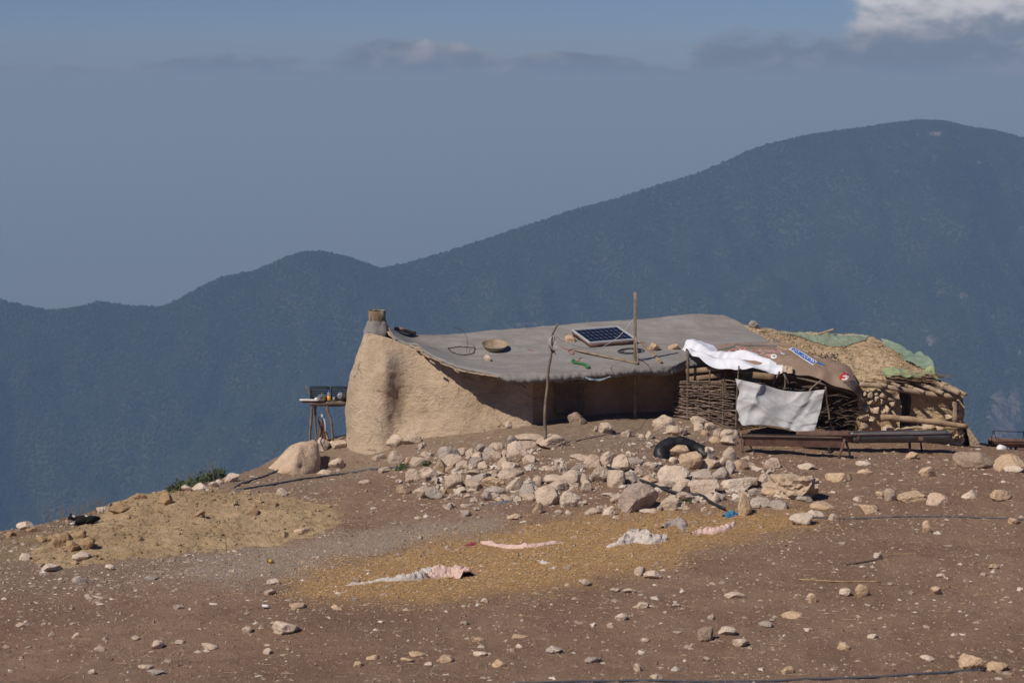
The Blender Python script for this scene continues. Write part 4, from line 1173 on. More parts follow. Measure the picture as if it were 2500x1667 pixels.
def cloth_mat(name, col, rough=.6, var=.12, bump=(9, .6, .03), spec=.35, sub=0):
    m, T, b = pmat(name)
    P = world_pos(T)
    c = T.mix(T.ss(T.noise(P, 3, 6, .65), .4, .7), col, tuple(v * (1 - var * 2) for v in col))
    c = T.mix(T.ss(T.noise(P, 14, 5, .7), .58, .75, 0, .35), c, tuple(v * .55 for v in col))
    c = T.mix(T.ss(T.noise(P, 2.1, 5, .7), .52, .70, 0, .35), c, T.mix(1.0, c, (.82, .76, .68), 'MULTIPLY'))
    T.put(b.inputs['Base Color'], c); b.inputs['Roughness'].default_value = rough; b.inputs['Specular IOR Level'].default_value = spec
    nb = T.bump(T.noise(P, bump[0], 5, .6), bump[1], bump[2]); nb = T.bump(T.noise(P, bump[0] * 4, 4, .6), .4, bump[2] * .3, nb)
    T.put(b.inputs['Normal'], nb)
    return m
M['whitesheet'] = cloth_mat('white_sheeting', (.75, .77, .83), .5, .05, (5, .22, .02))
M['tarp'] = cloth_mat('grey_white_tarp', (.47, .475, .485), .55, .13, (6, .3, .025))
M['banner'] = cloth_mat('brown_banner_vinyl', (.30, .215, .155), .55, .1, (5, .4, .02))

# printed banner reused as canopy
bn_back = pts([(1735, 853, 46.75), (1793, 841, 47.25), (1850, 840, 47.4), (1912, 838, 47.45)])
bn_right = pts([(2112, 986, 45.5), (2100, 950, 45.6), (2085, 922, 45.85), (2066, 894, 46.2), (2040, 896, 46.5), (2016, 891, 46.75), (1990, 878, 46.95), (1950, 854, 47.3), (1912, 838, 47.45)])
bn_front = pts([(1760, 888, 45.95), (1850, 902, 45.6), (1912, 906, 45.5), (1945, 918, 45.35), (1977, 920, 45.35), (2010, 932, 45.3), (2040, 946, 45.3), (2084, 960, 45.3), (2112, 986, 45.5)])
bn_left = np.array([bn_front[0], bn_back[0]])
BG = coons(bn_front, bn_back, bn_left, bn_right, 110, 60)
BG = crumple(BG, .06, 2.2, 4); BG[..., 2] += .035
BAN = part('printed_banner', slab(BG, .006), M['banner']); tag(BAN, 'brown printed banner with red and white writing stretched as a canopy', 'banner')
BAN_BVH = BVHTree.FromPolygons(BG.reshape(-1, 3).tolist(), gridF(110, 60).tolist())
def ribbon(l, wpx, lift, bvh, n=10):
    """flat stroke of ink on a surface"""
    P = []
    for x, y in catmull(np.array([(x, y, 0.0) for x, y in l]), n)[:, :2]:
        p, nn = hit(x, y, bvh)
        if p is not None: P.append((p, nn))
    if len(P) < 2: return None
    A = np.array([p for p, _ in P]); N = np.array([n_ for _, n_ in P])
    t_ = np.gradient(A, axis=0); t_ /= np.linalg.norm(t_, axis=1)[:, None] + 1e-9
    s = np.cross(t_, N); s /= np.linalg.norm(s, axis=1)[:, None] + 1e-9
    # strokes are seen foreshortened: keep their upright width in the picture
    w = wpx * A[:, 1] / FPX * .5
    w = w * (1 + 1.2 * np.abs(s[:, 1]))
    L_, R_ = A + s * w[:, None] + N * lift, A - s * w[:, None] + N * lift
    V = np.stack([L_, R_], 1).reshape(-1, 3)
    return V, gridF(len(A), 2).tolist()
def ink(strokes, wpx, lift, bvh, mat, name, parent):
    l = [r for r in (ribbon(s, wpx, lift, bvh) for s in strokes) if r]
    if l: part(name, join(l), mat, parent)
redink, whink, blueink, dkink = plain('red_ink', (.50, .045, .04), .5), plain('white_ink', (.78, .76, .74), .5, var=.03), plain('blue_ink', (.035, .16, .50), .5, var=.08), plain('dark_ink', (.05, .045, .05), .5)
greyink = plain('grey_border', (.17, .165, .16), .6); brownink = plain('red_brown_print', (.30, .12, .07), .6)
def zz1(l): return [(1740 + x / 11.76, 825 + y / 11.76) for x, y in l]
TXT = [zz1(l) for l in ([(690, 235), (700, 265), (740, 260), (785, 270)], [(620, 345), (700, 360), (790, 370), (850, 345), (960, 330)], [(780, 295), (830, 320), (900, 300)], [(425, 395), (480, 400), (520, 395)],
       [(1130, 345), (1200, 390), (1280, 410)], [(1150, 390), (1260, 375), (1300, 400)], [(1340, 340), (1400, 395), (1460, 440), (1380, 450)], [(1480, 385), (1560, 370), (1650, 410), (1600, 440), (1540, 420)],
       [(1690, 330), (1760, 385), (1810, 420), (1920, 390)], [(1890, 335), (1930, 370), (1980, 430)], [(1560, 520), (1620, 505), (1660, 540)])]
RNG_ = [zz1(l) for l in ([(1980, 440), (2040, 450), (2010, 470), (1970, 455), (1980, 440)], [(1690, 510), (1760, 490), (1810, 530), (1770, 565), (1690, 545), (1690, 510)])]
ink([zz1([(150, 335), (400, 310), (560, 260), (640, 215), (1000, 225), (1400, 225), (1930, 235)])], 5, .006, BAN_BVH, greyink, 'grey_border', BAN)
ink([zz1([(1300, 470), (1420, 560), (1520, 610), (1600, 550)]), zz1([(520, 350), (700, 400), (900, 420)])], 4, .006, BAN_BVH, brownink, 'print_patch', BAN)
ink(TXT + RNG_, 5.0, .007, BAN_BVH, whink, 'lettering_outline', BAN)
ink(TXT, 2.6, .010, BAN_BVH, redink, 'lettering', BAN)
ink([zz1([(1730, 520), (1790, 545)])], 2.5, .010, BAN_BVH, dkink, 'dark_mark', BAN)
def zz2(l): return [(1900 + x / 9.223, 830 + y / 9.223) for x, y in l]
def px_patch(poly, bvh, step, lift, mat, name, parent): return px_sheet(poly, bvh, step, lift, 0, mat, name, parent)
EMB = zz2([(1365, 850), (1375, 800), (1430, 770), (1490, 710), (1545, 720), (1580, 790), (1590, 850), (1570, 900), (1400, 905), (1365, 880)])
px_patch(EMB, BAN_BVH, .8, .007, redink, 'red_emblem', BAN)
ink([zz2(l) for l in ([(1450, 815), (1520, 835), (1560, 880)], [(1430, 885), (1490, 890), (1530, 860)], [(1500, 800), (1585, 835)], [(1510, 735), (1550, 745)], [(1520, 905), (1570, 850)])], 2.2, .011, BAN_BVH, whink, 'emblem_lettering', BAN)
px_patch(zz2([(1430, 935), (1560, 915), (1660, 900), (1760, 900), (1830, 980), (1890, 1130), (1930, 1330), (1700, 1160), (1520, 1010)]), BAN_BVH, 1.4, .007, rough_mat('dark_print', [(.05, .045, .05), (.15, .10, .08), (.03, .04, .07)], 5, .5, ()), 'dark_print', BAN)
# blue strip along the banner edge
px_patch(zz2([(215, 205), (330, 165), (480, 235), (600, 310), (880, 485), (785, 585), (500, 405)]), BAN_BVH, 1.0, .009, whink, 'blue_strip_border', BAN)
px_patch(zz2([(250, 207), (335, 178), (470, 245), (590, 325), (855, 490), (790, 560), (520, 395)]), BAN_BVH, 1.0, .012, blueink, 'blue_strip', BAN)
ink([zz2(l) for l in ([(290, 205), (285, 240), (310, 240)], [(345, 230), (330, 262)], [(370, 255), (390, 235)], [(400, 262), (422, 272)], [(460, 262), (450, 300)], [(540, 350), (560, 375), (590, 360)], [(605, 375), (590, 410)],
     [(640, 395), (650, 430), (680, 400)], [(695, 430), (722, 440)], [(752, 435), (735, 488)], [(775, 465), (795, 492), (762, 500)])], 1.5, .016, BAN_BVH, whink, 'strip_lettering', BAN)
ink([zz2([(880, 500), (950, 535), (1040, 572)])], 3.0, .010, BAN_BVH, blueink, 'blue_strip', BAN)
# orange corner of print poking up through the white sheet
p, n = roof_at(1820, 864, BAN_BVH)
V, F = lathe(p, [(.055, -.02), (.045, .04), (.02, .09), (.004, .115)], 9, .2)
part('folded_corner', (V, F), plain('orange_print', (.42, .19, .06), .55), BAN)

# white plastic sheet
ws_t = pts([(1664, 853, 46.55), (1685, 837, 46.8), (1722, 838, 46.85), (1748, 850, 46.7), (1770, 862, 46.45), (1797, 859, 46.45), (1836, 860, 46.4), (1875, 876, 46.1), (1912, 893, 45.8)])
ws_b = pts([(1664, 853, 46.55), (1685, 867, 46.0), (1710, 879, 45.8), (1738, 890, 45.6), (1784, 899, 45.35), (1830, 903, 45.25), (1870, 907, 45.2), (1914, 908, 45.25)])
G = coons(ws_b, ws_t, np.array([ws_b[0], ws_t[0] + [0, .02, .01]]), np.array([ws_b[-1], ws_t[-1]]), 130, 34)
G = crumple(G, .20, 1.6, 12); G[..., 2] += .05
o = part('white_sheet', slab(G, .004), M['whitesheet']); tag(o, 'crumpled bright white plastic sheet draped over the pen below the banner', 'sheet')
G2 = crumple(coons(pts([(1908, 908, 45.2), (1935, 912, 45.2)]), pts([(1911, 892, 45.4), (1936, 894, 45.4)]), pts([(1908, 908, 45.2), (1911, 892, 45.4)]), pts([(1935, 912, 45.2), (1936, 894, 45.4)]), 20, 14), .07, 6, 5)
o = part('folded_paper', slab(G2, .004), cloth_mat('tan_print', (.55, .42, .30), .5)); tag(o, 'small folded tan and white scrap at the right end of the white sheet', 'paper')
# grey tarpaulin hanging in front
t_t = pts([(1795, 924, 45.15), (1830, 932, 45.05), (1875, 941, 45.0), (1921, 953, 45.0), (1967, 956, 44.95), (2014, 951, 44.9)])
t_b = pts([(1797, 1026, 44.9), (1802, 1033, 44.75), (1839, 1034, 44.65), (1898, 1042, 44.65), (1944, 1053, 44.6), (1988, 1054, 44.6)])
t_l = pts([(1797, 1026, 44.9), (1794, 1000, 45.0), (1803, 960, 45.1), (1795, 924, 45.15)])
t_r = pts([(1988, 1054, 44.6), (2002, 1005, 44.75), (2014, 951, 44.9)])
G = coons(t_b, t_t, t_l, t_r, 120, 70)
u_ = np.linspace(0, 1, 120)[:, None]; v_ = np.linspace(0, 1, 70)[None]
fold = .05 * np.sin(9 * (u_ + .9 * v_) + 1.5 * v_ * v_) * (1 - v_) + .05 * np.exp(-((u_ - .16 - .1 * v_) / .05) ** 2) + .07 * np.exp(-((u_ - .30 + .30 * (1 - v_)) / .05) ** 2) * v_ - .05 * np.exp(-((u_ - .9 + .2 * (1 - v_)) / .04) ** 2) \
    + .06 * np.exp(-((v_ - .55 + .5 * u_ - .75 * (u_ - .5) ** 2) / .05) ** 2) * u_
G[..., 1] -= fold
G = crumple(G, .17, 1.9, 3)
o = part('tarpaulin', slab(G, .004), M['tarp']); tag(o, 'wrinkled grey white tarpaulin hanging over the pen front above the troughs', 'tarpaulin')
# poles and boards inside the pen
RP = part('rusty_pipe', tube([at(1903, 874, 46.95), at(1970, 888, 46.6), at(2034, 900, 46.2)], .036, 10), M['rust']); tag(RP, 'rusty brown pipe laid across the banner to hold it down', 'pipe')
o = part('board', beam(at(1838, 915, 45.25), at(1891, 920, 45.15), .03, .14, up=(0, 0, 1)), M['pale_wood']); o.color = (.7, .62, .5, 1); tag(o, 'short brown board hanging tilted under the white sheet', 'board')
CP = thing('crossed_props', at(1920, 990, 45.3), 'forked branches propping up the canopy behind the grey tarpaulin', 'props')
for k, l in enumerate([[(1900, 1000, 45.4), (1918, 940, 45.3), (1916, 912, 45.25)], [(1926, 938, 45.25), (1917, 918, 45.2), (1910, 905, 45.3)], [(1886, 938, 45.3), (1896, 920, 45.2), (1902, 908, 45.3)], [(1960, 1010, 45.3), (1980, 950, 45.2), (2004, 928, 45.3)], [(2030, 1060, 45.4), (2020, 980, 45.35), (2015, 945, 45.2)]]):
    part('prop', branch(pts(l), .028, .02, 8, .015, 12, k), M['wood'], CP)
part('cross_beam', branch(pts([(1790, 908, 45.5), (1900, 914, 45.45), (2010, 938, 45.4), (2090, 962, 45.5)]), .03, .03, 8, .01, 20, 9), M['wood'], CP)
g = np.random.default_rng(70); br_ = []
for k in range(150):
    x, y = g.uniform(2002, 2108), g.uniform(960, 1060); L_ = g.uniform(15, 60); Y = g.uniform(45.3, 46.4); s = g.uniform(-.5, .5)
    br_.append(branch(pts([(x - L_ / 2, y - L_ * s / 2, Y), (x, y + g.uniform(-4, 4), Y - .05), (min(x + L_ / 2, 2118), y + L_ * s / 2, Y + g.uniform(-.3, .1))]), .010, .005, 4, .02, 6, k))
for k in range(40):
    x, y = g.uniform(1830, 2000), g.uniform(934, 952) ; L_ = g.uniform(15, 50); Y = g.uniform(45.2, 45.8)
    br_.append(branch(pts([(x - L_ / 2, y, Y), (x, y + g.uniform(-3, 3), Y - .05), (x + L_ / 2, y + g.uniform(-4, 6), Y)]), .014, .007, 4, .02, 6, k))
o = part('brushwood', join(br_), M['twig'], kind='stuff'); o.color = (.9, .85, .8, 1); tag(o, 'tangle of thin dark branches filling the shady pen', 'brushwood')

# ------------------------------------------------------------------ troughs
def place_leg(parent, top, foot, w, mat='rust'):
    part('leg', beam(foot, top, w, w, up=(0, 1, 0)), M[mat], parent)
fa, fb = on_ground(1815, 1105), on_ground(2064, 1119)
Ya, Yb = fa[1], fb[1]
T1 = thing('feed_trough', (fa + fb) / 2, 'brown rectangular steel trough on splayed legs below the grey tarpaulin', 'trough', 'feeding troughs')
A, B = at(1811, 1066, Ya), at(2056, 1071, Yb)
dn = np.array([0, 0, -.205]); bk = np.array([.03, .30, 0])
def panel(a, b_, c_, d_, t_=.012):
    G = np.array([[a, d_], [b_, c_]]); n = unit(np.cross(b_ - a, d_ - a)) * t_
    V = np.array([a, b_, c_, d_, a + n, b_ + n, c_ + n, d_ + n]); return V, [(0, 1, 2, 3), (7, 6, 5, 4), (0, 4, 5, 1), (1, 5, 6, 2), (2, 6, 7, 3), (3, 7, 4, 0)]
part('front_panel', panel(A, B, B + dn + [0, .05, 0], A + dn + [0, .05, 0]), M['rust'], T1, False)
part('back_panel', panel(A + bk, B + bk, B + bk + dn - [0, .05, 0], A + bk + dn - [0, .05, 0]), M['rust'], T1, False)
part('floor', panel(A + dn + [0, .06, .005], B + dn + [0, .06, .005], B + bk + dn + [0, -.06, .005], A + bk + dn + [0, -.06, .005]), M['rust'], T1, False)
part('end_panel', panel(A + [.006, 0, 0], A + bk + [.006, 0, 0], A + bk + dn + [.006, -.06, 0], A + dn + [.006, .06, 0]), M['rust'], T1, False)
part('end_panel', panel(B - [.006, 0, 0], B + bk - [.006, 0, 0], B + bk + dn - [.006, .06, 0], B + dn + [-.006, .06, 0]), M['rust'], T1, False)
part('rim', beam(A + [0, -.008, .004], B + [0, -.008, .004], .022, .022), M['darksteel'], T1)
part('rim', beam(A + bk + [0, .008, .004], B + bk + [0, .008, .004], .022, .022), M['darksteel'], T1)
for (tx, ty, fx, fy, w, mt, dy) in ((2062, 1072, 2047, 1119, .05, 'rust', 0), (2064, 1072, 2079, 1120, .045, 'darksteel', .05), (1814, 1072, 1812, 1105, .04, 'rust', 0), (1830, 1086, 1846, 1108, .03, 'darksteel', .2)):
    f = on_ground(fx, fy); place_leg(T1, at(tx, ty, (Ya if tx < 1900 else Yb) + .03 + dy), f - [0, 0, .03], w, mt)
def half_pipe(a, b_, r, n=14, k=24, th=.012):
    a, b_ = np.asarray(a, float), np.asarray(b_, float); d = unit(b_ - a); s = unit(np.cross(d, [0, 0, 1]))
    an = np.linspace(math.pi, 2 * math.pi, n); V = []
    for rr in (r, r - th):
        for i in range(k):
            p = a + (b_ - a) * i / (k - 1)
            V += [p + rr * (s * math.cos(t_) + np.array([0, 0, 1]) * math.sin(t_)) for t_ in an]
    o = k * n; f = gridF(k, n).tolist(); F = f + [[q_[3] + o, q_[2] + o, q_[1] + o, q_[0] + o] for q_ in f]
    for i in range(k - 1):
        F += [[i * n, i * n + o, (i + 1) * n + o, (i + 1) * n], [i * n + n - 1, (i + 1) * n + n - 1, (i + 1) * n + n - 1 + o, i * n + n - 1 + o]]
    for j in range(n - 1):
        F += [[j, j + 1, j + 1 + o, j + o], [(k - 1) * n + j, (k - 1) * n + j + o, (k - 1) * n + j + 1 + o, (k - 1) * n + j + 1]]
    return np.array(V), F
def half_disc(a, d, r, n=14):
    s = unit(np.cross(d, [0, 0, 1])); an = np.linspace(math.pi, 2 * math.pi, n)
    V = [a + r * (s * math.cos(t_) + np.array([0, 0, 1]) * math.sin(t_)) for t_ in an]; V += [v + unit(d) * .01 for v in V]
    return np.array(V), [tuple(range(n)), tuple(range(2 * n - 1, n - 1, -1))] + [(j, n + j, n + (j + 1) % n, (j + 1) % n) for j in range(n)]
f2 = on_ground(2221, 1107); Y2t = f2[1]
T2 = thing('water_trough', f2, 'long grey half-round metal trough behind the brown rectangular one', 'trough', 'feeding troughs')
A, M_, B = at(1948, 1058, Y2t - .05), at(2079, 1057, Y2t), at(2319, 1055, Y2t + .05)
part('end_section', half_pipe(A, M_, .21), M['rust'], T2)
part('channel', half_pipe(M_, B, .225), M['galv'], T2)
part('end_plate', half_disc(A, B - A, .20), M['rust'], T2, False); part('end_plate', half_disc(B, A - B, .215), M['galv'], T2, False)
sd = unit(np.cross(unit(B - A), [0, 0, 1]))
for s in (-1, 1): part('rim', beam(A + sd * .225 * s + [0, 0, .004], B + sd * .225 * s + [0, 0, .004], .022, .02), M['rust'], T2)
part('band', half_pipe(at(2090, 1057, Y2t), at(2096, 1057, Y2t), .232, k=2), M['rust'], T2)
for x, f_, w, mt in ((2221, (2221, 1107), .05, 'darksteel'), (2024, (2024, 1107), .045, 'darksteel'), (2247, (2251, 1096), .035, 'rust')):
    g0 = on_ground(*f_); place_leg(T2, at(x, 1076, Y2t + (.05 if mt == 'rust' else -.03)), g0 - [0, 0, .05], w, mt)
part('bracket', box(at(2248, 1070, Y2t - .235), (.05, 0, 0), (0, .015, 0), (0, 0, .04)), M['rust'], T2, False)
Y3 = 46.2
f3 = np.array([*at(2470, 1106, Y3)[:2], gz(at(2470, 1106, Y3)[0], Y3)])
T3 = thing('rusty_trough', f3, 'rusted trough with wire handles beyond the boulders at the right edge', 'trough', 'feeding troughs')
A, B = at(2416, 1073, Y3), at(2600, 1077, Y3)
part('channel', half_pipe(A, B, .17), M['rust'], T3); part('end_plate', half_disc(A, B - A, .165), M['rust'], T3, False)
for s in (-1, 1): part('rim', beam(A + [0, .17 * s, .004], B + [0, .17 * s, .004], .02, .02), M['rust'], T3)
for l in ([(2420, 1073, Y3 - .17), (2425, 1051, Y3), (2432, 1070, Y3 + .17)], [(2425, 1051, Y3), (2460, 1053, Y3), (2499, 1054, Y3)], [(2497, 1075, Y3 - .17), (2499, 1053, Y3), (2503, 1074, Y3 + .17)]):
    part('wire_handle', tube(pts(l), .009, 5), M['darksteel'], T3)
for x in (2467, 2479, 2560):
    t_ = at(x, 1086, Y3); place_leg(T3, t_, np.array([t_[0] + .02, t_[1], gz(t_[0], t_[1]) - .05]), .045, 'darksteel' if x == 2479 else 'rust')
part('lower_tray', box(at(2520, 1100, Y3 - .2), (.33, 0, 0), (0, .12, 0), (0, 0, .05)), M['rust'], T3, False)

# ------------------------------------------------------------------ wash-up table and tap, left of the hut
tf = on_ground(786, 1090); YT = tf[1] + .4
TB = thing('outdoor_table', tf, 'rough outdoor table of poles and boards beside the mud wall', 'table')
wt_, bt_ = at(733, 976, YT), at(850, 977, YT)
part('white_board', beam(at(732, 975.5, YT - .22), at(779, 976.5, YT - .22), .10, .03), M['white'], TB)
part('top_board', beam(at(740, 977.5, YT + .05), at(862, 979, YT + .05), .5, .025), M['wood'], TB)
for dy in (-.2, .2): part('rail', branch(pts([(756, 985, YT + dy), (800, 987, YT + dy), (860, 986, YT + dy)]), .045, .04, 8, .02, 12, 5), M['twig'], TB)
for k, l in enumerate([[(763, 985), (761, 1010), (758, 1040), (757, 1085)], [(799, 980), (799, 1000), (807, 1025), (811, 1050), (813, 1080)]]):
    part('leg', branch(np.array([at(x, y, YT - .2) for x, y in l]), .034, .028, 8, .012, 18, 40 + k), M['wood'], TB)
part('leg_stub', branch(pts([(760, 1035, YT - .2), (757, 1028, YT - .2), (755.5, 1024, YT - .2)]), .02, .014, 6, .004, 6, 3), M['wood'], TB)
for k, x in enumerate((770, 850)): part('leg', branch(np.array([at(x, 984, YT + .25), at(x, 1030, YT + .25), at(x + 2, 1078, YT + .25)]), .03, .026, 8, .012, 12, 60 + k), M['wood'], TB)
ztop = at(790, 977.5, YT)[2] + .02
def on_table(px, dy=0.0):
    p = at(px, 977, YT + dy); p[2] = ztop; return p
blk = plain('black_plastic', (.02, .021, .024), .5)
def crate(x0, x1, dy, h, label):
    a, b_ = on_table(x0, dy), on_table(x1, dy); d = .26
    C = thing('plastic_crate', (a + b_) / 2, label, 'crate', 'crates on the outdoor table')
    c00, c10 = a, b_; c01, c11 = a + [0, d, 0], b_ + [0, d, 0]; H = np.array([0, 0, h])
    for (p, q_) in ((c00, c10), (c10, c11), (c11, c01), (c01, c00)):
        L = []
        for i in range(6): L.append(beam(p + H * i / 5, q_ + H * i / 5, .008, .012 if 0 < i < 5 else .03))
        m_ = max(4, int(np.linalg.norm(q_ - p) / .045))
        for i in range(m_ + 1): c0 = p + (q_ - p) * i / m_; L.append(beam(c0, c0 + H, .008, .010, up=(0, 1, 0)))
        part('lattice_side', join(L), blk, C)
    part('bottom', panel(c00 + [0, 0, .01], c10 + [0, 0, .01], c11 + [0, 0, .01], c01 + [0, 0, .01]), blk, C, False)
crate(758, 803, .02, .27, 'black lattice plastic crate at the left end of the outdoor table')
crate(808, 849, .02, .27, 'black lattice plastic crate on the table next to the mud wall')
alum = plain('dented_aluminium', (.42, .42, .42), .35, .8, .1)
c0 = on_table(786, -.16)
PO = thing('cooking_pot', c0, 'aluminium pot with lid in front of the left crate on the table', 'pot')
part('body', lathe(c0, [(.02, .003), (.095, .003), (.102, .02), (.102, .115), (.11, .12), (.098, .118)], 28), alum, PO)
part('lid', lathe(c0, [(.108, .12), (.09, .137), (.03, .148), (.015, .15), (.012, .165), (.02, .175), (.001, .18)], 28), alum, PO)
c0 = on_table(772, -.18); o = part('cup', lathe(c0, [(.02, .0), (.032, .0), (.04, .075), (.036, .074), (.028, .01), (.01, .008)], 18), M['white']); tag(o, 'small white cup left of the aluminium pot on the table', 'cup')
c0 = on_table(803, -.16)
BT = thing('oil_bottle', c0, 'plastic bottle with orange liquid and blue cap on the table', 'bottle')
part('liquid', lathe(c0, [(.01, .002), (.042, .002), (.045, .02), (.045, .125), (.01, .126)], 20), plain('orange_oil', (.75, .33, .02), .2, var=.03), BT)
part('bottle', lathe(c0, [(.046, .12), (.046, .15), (.035, .19), (.017, .215), (.016, .235)], 20), plain('clear_plastic', (.45, .5, .52), .15, alpha=.5), BT)
part('cap', lathe(c0, [(.019, .222), (.019, .262), (.002, .264)], 16), plain('blue_cap', (.02, .09, .42), .4), BT)
c0 = on_table(830, -.12) + [0, 0, .12]
V, F = rock_shape(3, 77, 9); o = part('silver_bag', (V * [.075, .05, .085] + c0, F), plain('crinkled_foil', (.5, .52, .55), .2, .6)); tag(o, 'crumpled silvery bag hanging on the right crate', 'bag')
c0 = on_table(843, -.1); o = part('black_kettle', lathe(c0, [(.02, 0), (.075, .0), (.09, .06), (.07, .14), (.03, .17), (.01, .2)], 22), plain('sooty_kettle', (.014, .013, .012), .6)); tag(o, 'soot-black kettle standing against the mud wall on the table', 'kettle')
c0 = on_table(815, -.18); o = part('glass', lathe(c0, [(.02, 0), (.025, 0), (.03, .09), (.027, .088), (.022, .01)], 16), plain('glass_grey', (.4, .42, .45), .1, alpha=.6)); tag(o, 'small drinking glass between the orange bottle and the silvery bag', 'glass')
o = part('wooden_handle', branch(pts([(757, 963, YT - .05), (753, 954, YT - .05), (748, 945, YT - .05)]), .022, .018, 7, .004, 8, 8), M['pale_wood']); o.color = (1, .75, .6, 1); tag(o, 'short wooden tool handle leaning on the left crate', 'handle')
gt = on_ground(795, 1102); YS = gt[1] + .2
TS = thing('water_tap', gt, 'water tap with white valve tied to a wooden stake below the table', 'tap')
part('stake', branch(pts([(783, 1026, YS), (788, 1050, YS), (793, 1075, YS), (796, 1104, YS)]), .045, .05, 8, .012, 16, 13), M['rust'], TS)
part('stake', branch(pts([(785, 1030, YS + .05), (780, 1060, YS + .05), (772, 1095, YS + .05)]), .04, .05, 8, .012, 16, 14), M['wood'], TS)
part('pipe', tube(catmull(pts([(779, 1035, YS - .06), (779, 1018, YS - .06), (783, 1016, YS - .06), (790, 1019, YS - .06)]), 14), .013, 7), M['hose'], TS)
part('valve', box(at(786, 1014.5, YS - .07), (.022, 0, 0), (0, .02, 0), (0, 0, .028)), M['white'], TS, False)
part('white_hose', tube(catmull(pts([(788, 1017, YS - .06), (792, 1025, YS - .06), (794, 1038, YS - .06), (794, 1054, YS - .02)]), 14), .014, 7), M['white'], TS)

# ------------------------------------------------------------------ hoses and lines on the ground
def ground_line(pl, n, lift):
    L = catmull(np.array([on_ground(*q_) for q_ in pl]), n)
    z = ground_z(L[:, 0], L[:, 1]) + relief(L[:, 0], L[:, 1])
    z = np.maximum(z - .012, np.convolve(np.pad(z, 3, 'edge'), np.ones(7) / 7, 'valid'))
    L[:, 2] = z + lift
    return L
def hose(pl, r, mat, label, n=60, cat='hose', name='hose', pre=None, lift=None):
    L = ground_line(pl, n, r * .8 if lift is None else lift)
    if pre is not None: L = np.concatenate([pre, L])
    o = part(name, tube(L, r, 7), M[mat]); return tag(o, label, cat)
hp = pts([(779, 1035, YS - .08), (777, 1052, YS - .1), (773, 1068, YS - .2), (768, 1082, YS - .35)])
hose([(757, 1100), (728, 1125), (696, 1144), (660, 1158), (632, 1168), (600, 1179), (580, 1187), (572, 1193), (580, 1195), (640, 1187), (700, 1178), (760, 1168), (823, 1160), (880, 1152), (919, 1147), (1000, 1140)], .021, 'bluehose', 'dark hose looping from the tap past the big rounded boulder', 120, pre=hp)
hose([(1481, 1145), (1527, 1162), (1565, 1178), (1600, 1192), (1629, 1203), (1667, 1211), (1705, 1214), (1731, 1229), (1769, 1249)], .026, 'hose', 'thick black hose winding down across the rock pile', 80, lift=.06)
hose([(1976, 1263), (2080, 1266), (2200, 1262), (2350, 1263), (2520, 1268)], .012, 'bluehose', 'thin grey line stretched over the soil at the right edge', 60, 'line', 'water_line')
hose([(1250, 1668), (1400, 1664), (1700, 1664), (1900, 1662), (2153, 1653), (2300, 1644), (2406, 1637)], .017, 'bluehose', 'dark hose crossing the soil along the bottom of the picture', 80)
for k, (l, r, mt, lab) in enumerate([([(1917, 1092), (1980, 1094), (2048, 1097)], .014, 'pale_wood', 'long yellow stick on the ground under the brown trough'), ([(1950, 1415), (2040, 1421), (2150, 1421)], .012, 'pale_wood', 'thin pale stick on bare soil, lower right'),
                                     ([(2065, 1380), (2110, 1373), (2155, 1364)], .014, 'twig', 'dark straight stick on the soil beside a white stone'), ([(2156, 1355), (2200, 1353), (2240, 1350)], .007, 'pale_wood', 'thin straw-like stick right of the white stone')]):
    o = part('ground_stick', tube(ground_line(l, 14, r), r, 6), M[mt]); o.color = (1.1, .95, .7, 1) if mt == 'pale_wood' else (1, 1, 1, 1); tag(o, lab, 'stick', 'sticks on the ground')

# ------------------------------------------------------------------ torn inner tube
fb_ = on_ground(1650, 1122); YR = fb_[1] + .25
IT = thing('rubber_tube', fb_, 'torn black rubber inner tube arching up out of the rock pile', 'tube')
C = catmull(pts([(1622, 1128, YR - .15), (1614, 1112, YR - .12), (1618, 1096, YR), (1638, 1083, YR + .1), (1664, 1081, YR + .15), (1690, 1090, YR + .15), (1710, 1100, YR + .1), (1726, 1114, YR)]), 44)
q = C * 6
V, F = tube(C, .15 + .03 * gnoise(q * .7), 18, caps=False, flat=.95)
V = V + .022 * np.stack([fbm(V * 5 + k * 11, 3) for k in range(3)], 1)
part('tube_wall', (V, F), M['rubber'], IT)
V, F = tube(C, .115, 14, caps=False, flat=.85); part('inner_face', (V, [f[::-1] for f in F]), M['rubber'], IT)

# ------------------------------------------------------------------ dog
dgp = on_ground(205, 1283)
Yg = dgp[1] + .15
def dpt(zx, zy, off=0.0): return at(120 + zx / 13.07, 1220 + zy / 13.07, Yg + off)
def skin_mesh(name, verts, edges, radii, mat, root=0, sub=2):
    org = np.asarray(verts, float).mean(0); org[2] = min(v[2] for v in verts)
    me = bpy.data.meshes.new(name); me.from_pydata([tuple(np.asarray(v) - org) for v in verts], edges, []); me.update()
    o = bpy.data.objects.new(name, me); COL.objects.link(o); o.location = org
    md = o.modifiers.new('skin', 'SKIN'); md.use_smooth_shade = True
    sv = me.skin_vertices[0].data
    for i, r in enumerate(radii): sv[i].radius = (r if isinstance(r, tuple) else (r, r)); sv[i].use_root = (i == root)
    ss_ = o.modifiers.new('smooth', 'SUBSURF'); ss_.levels = sub; ss_.render_levels = sub
    me.materials.append(mat)
    return o
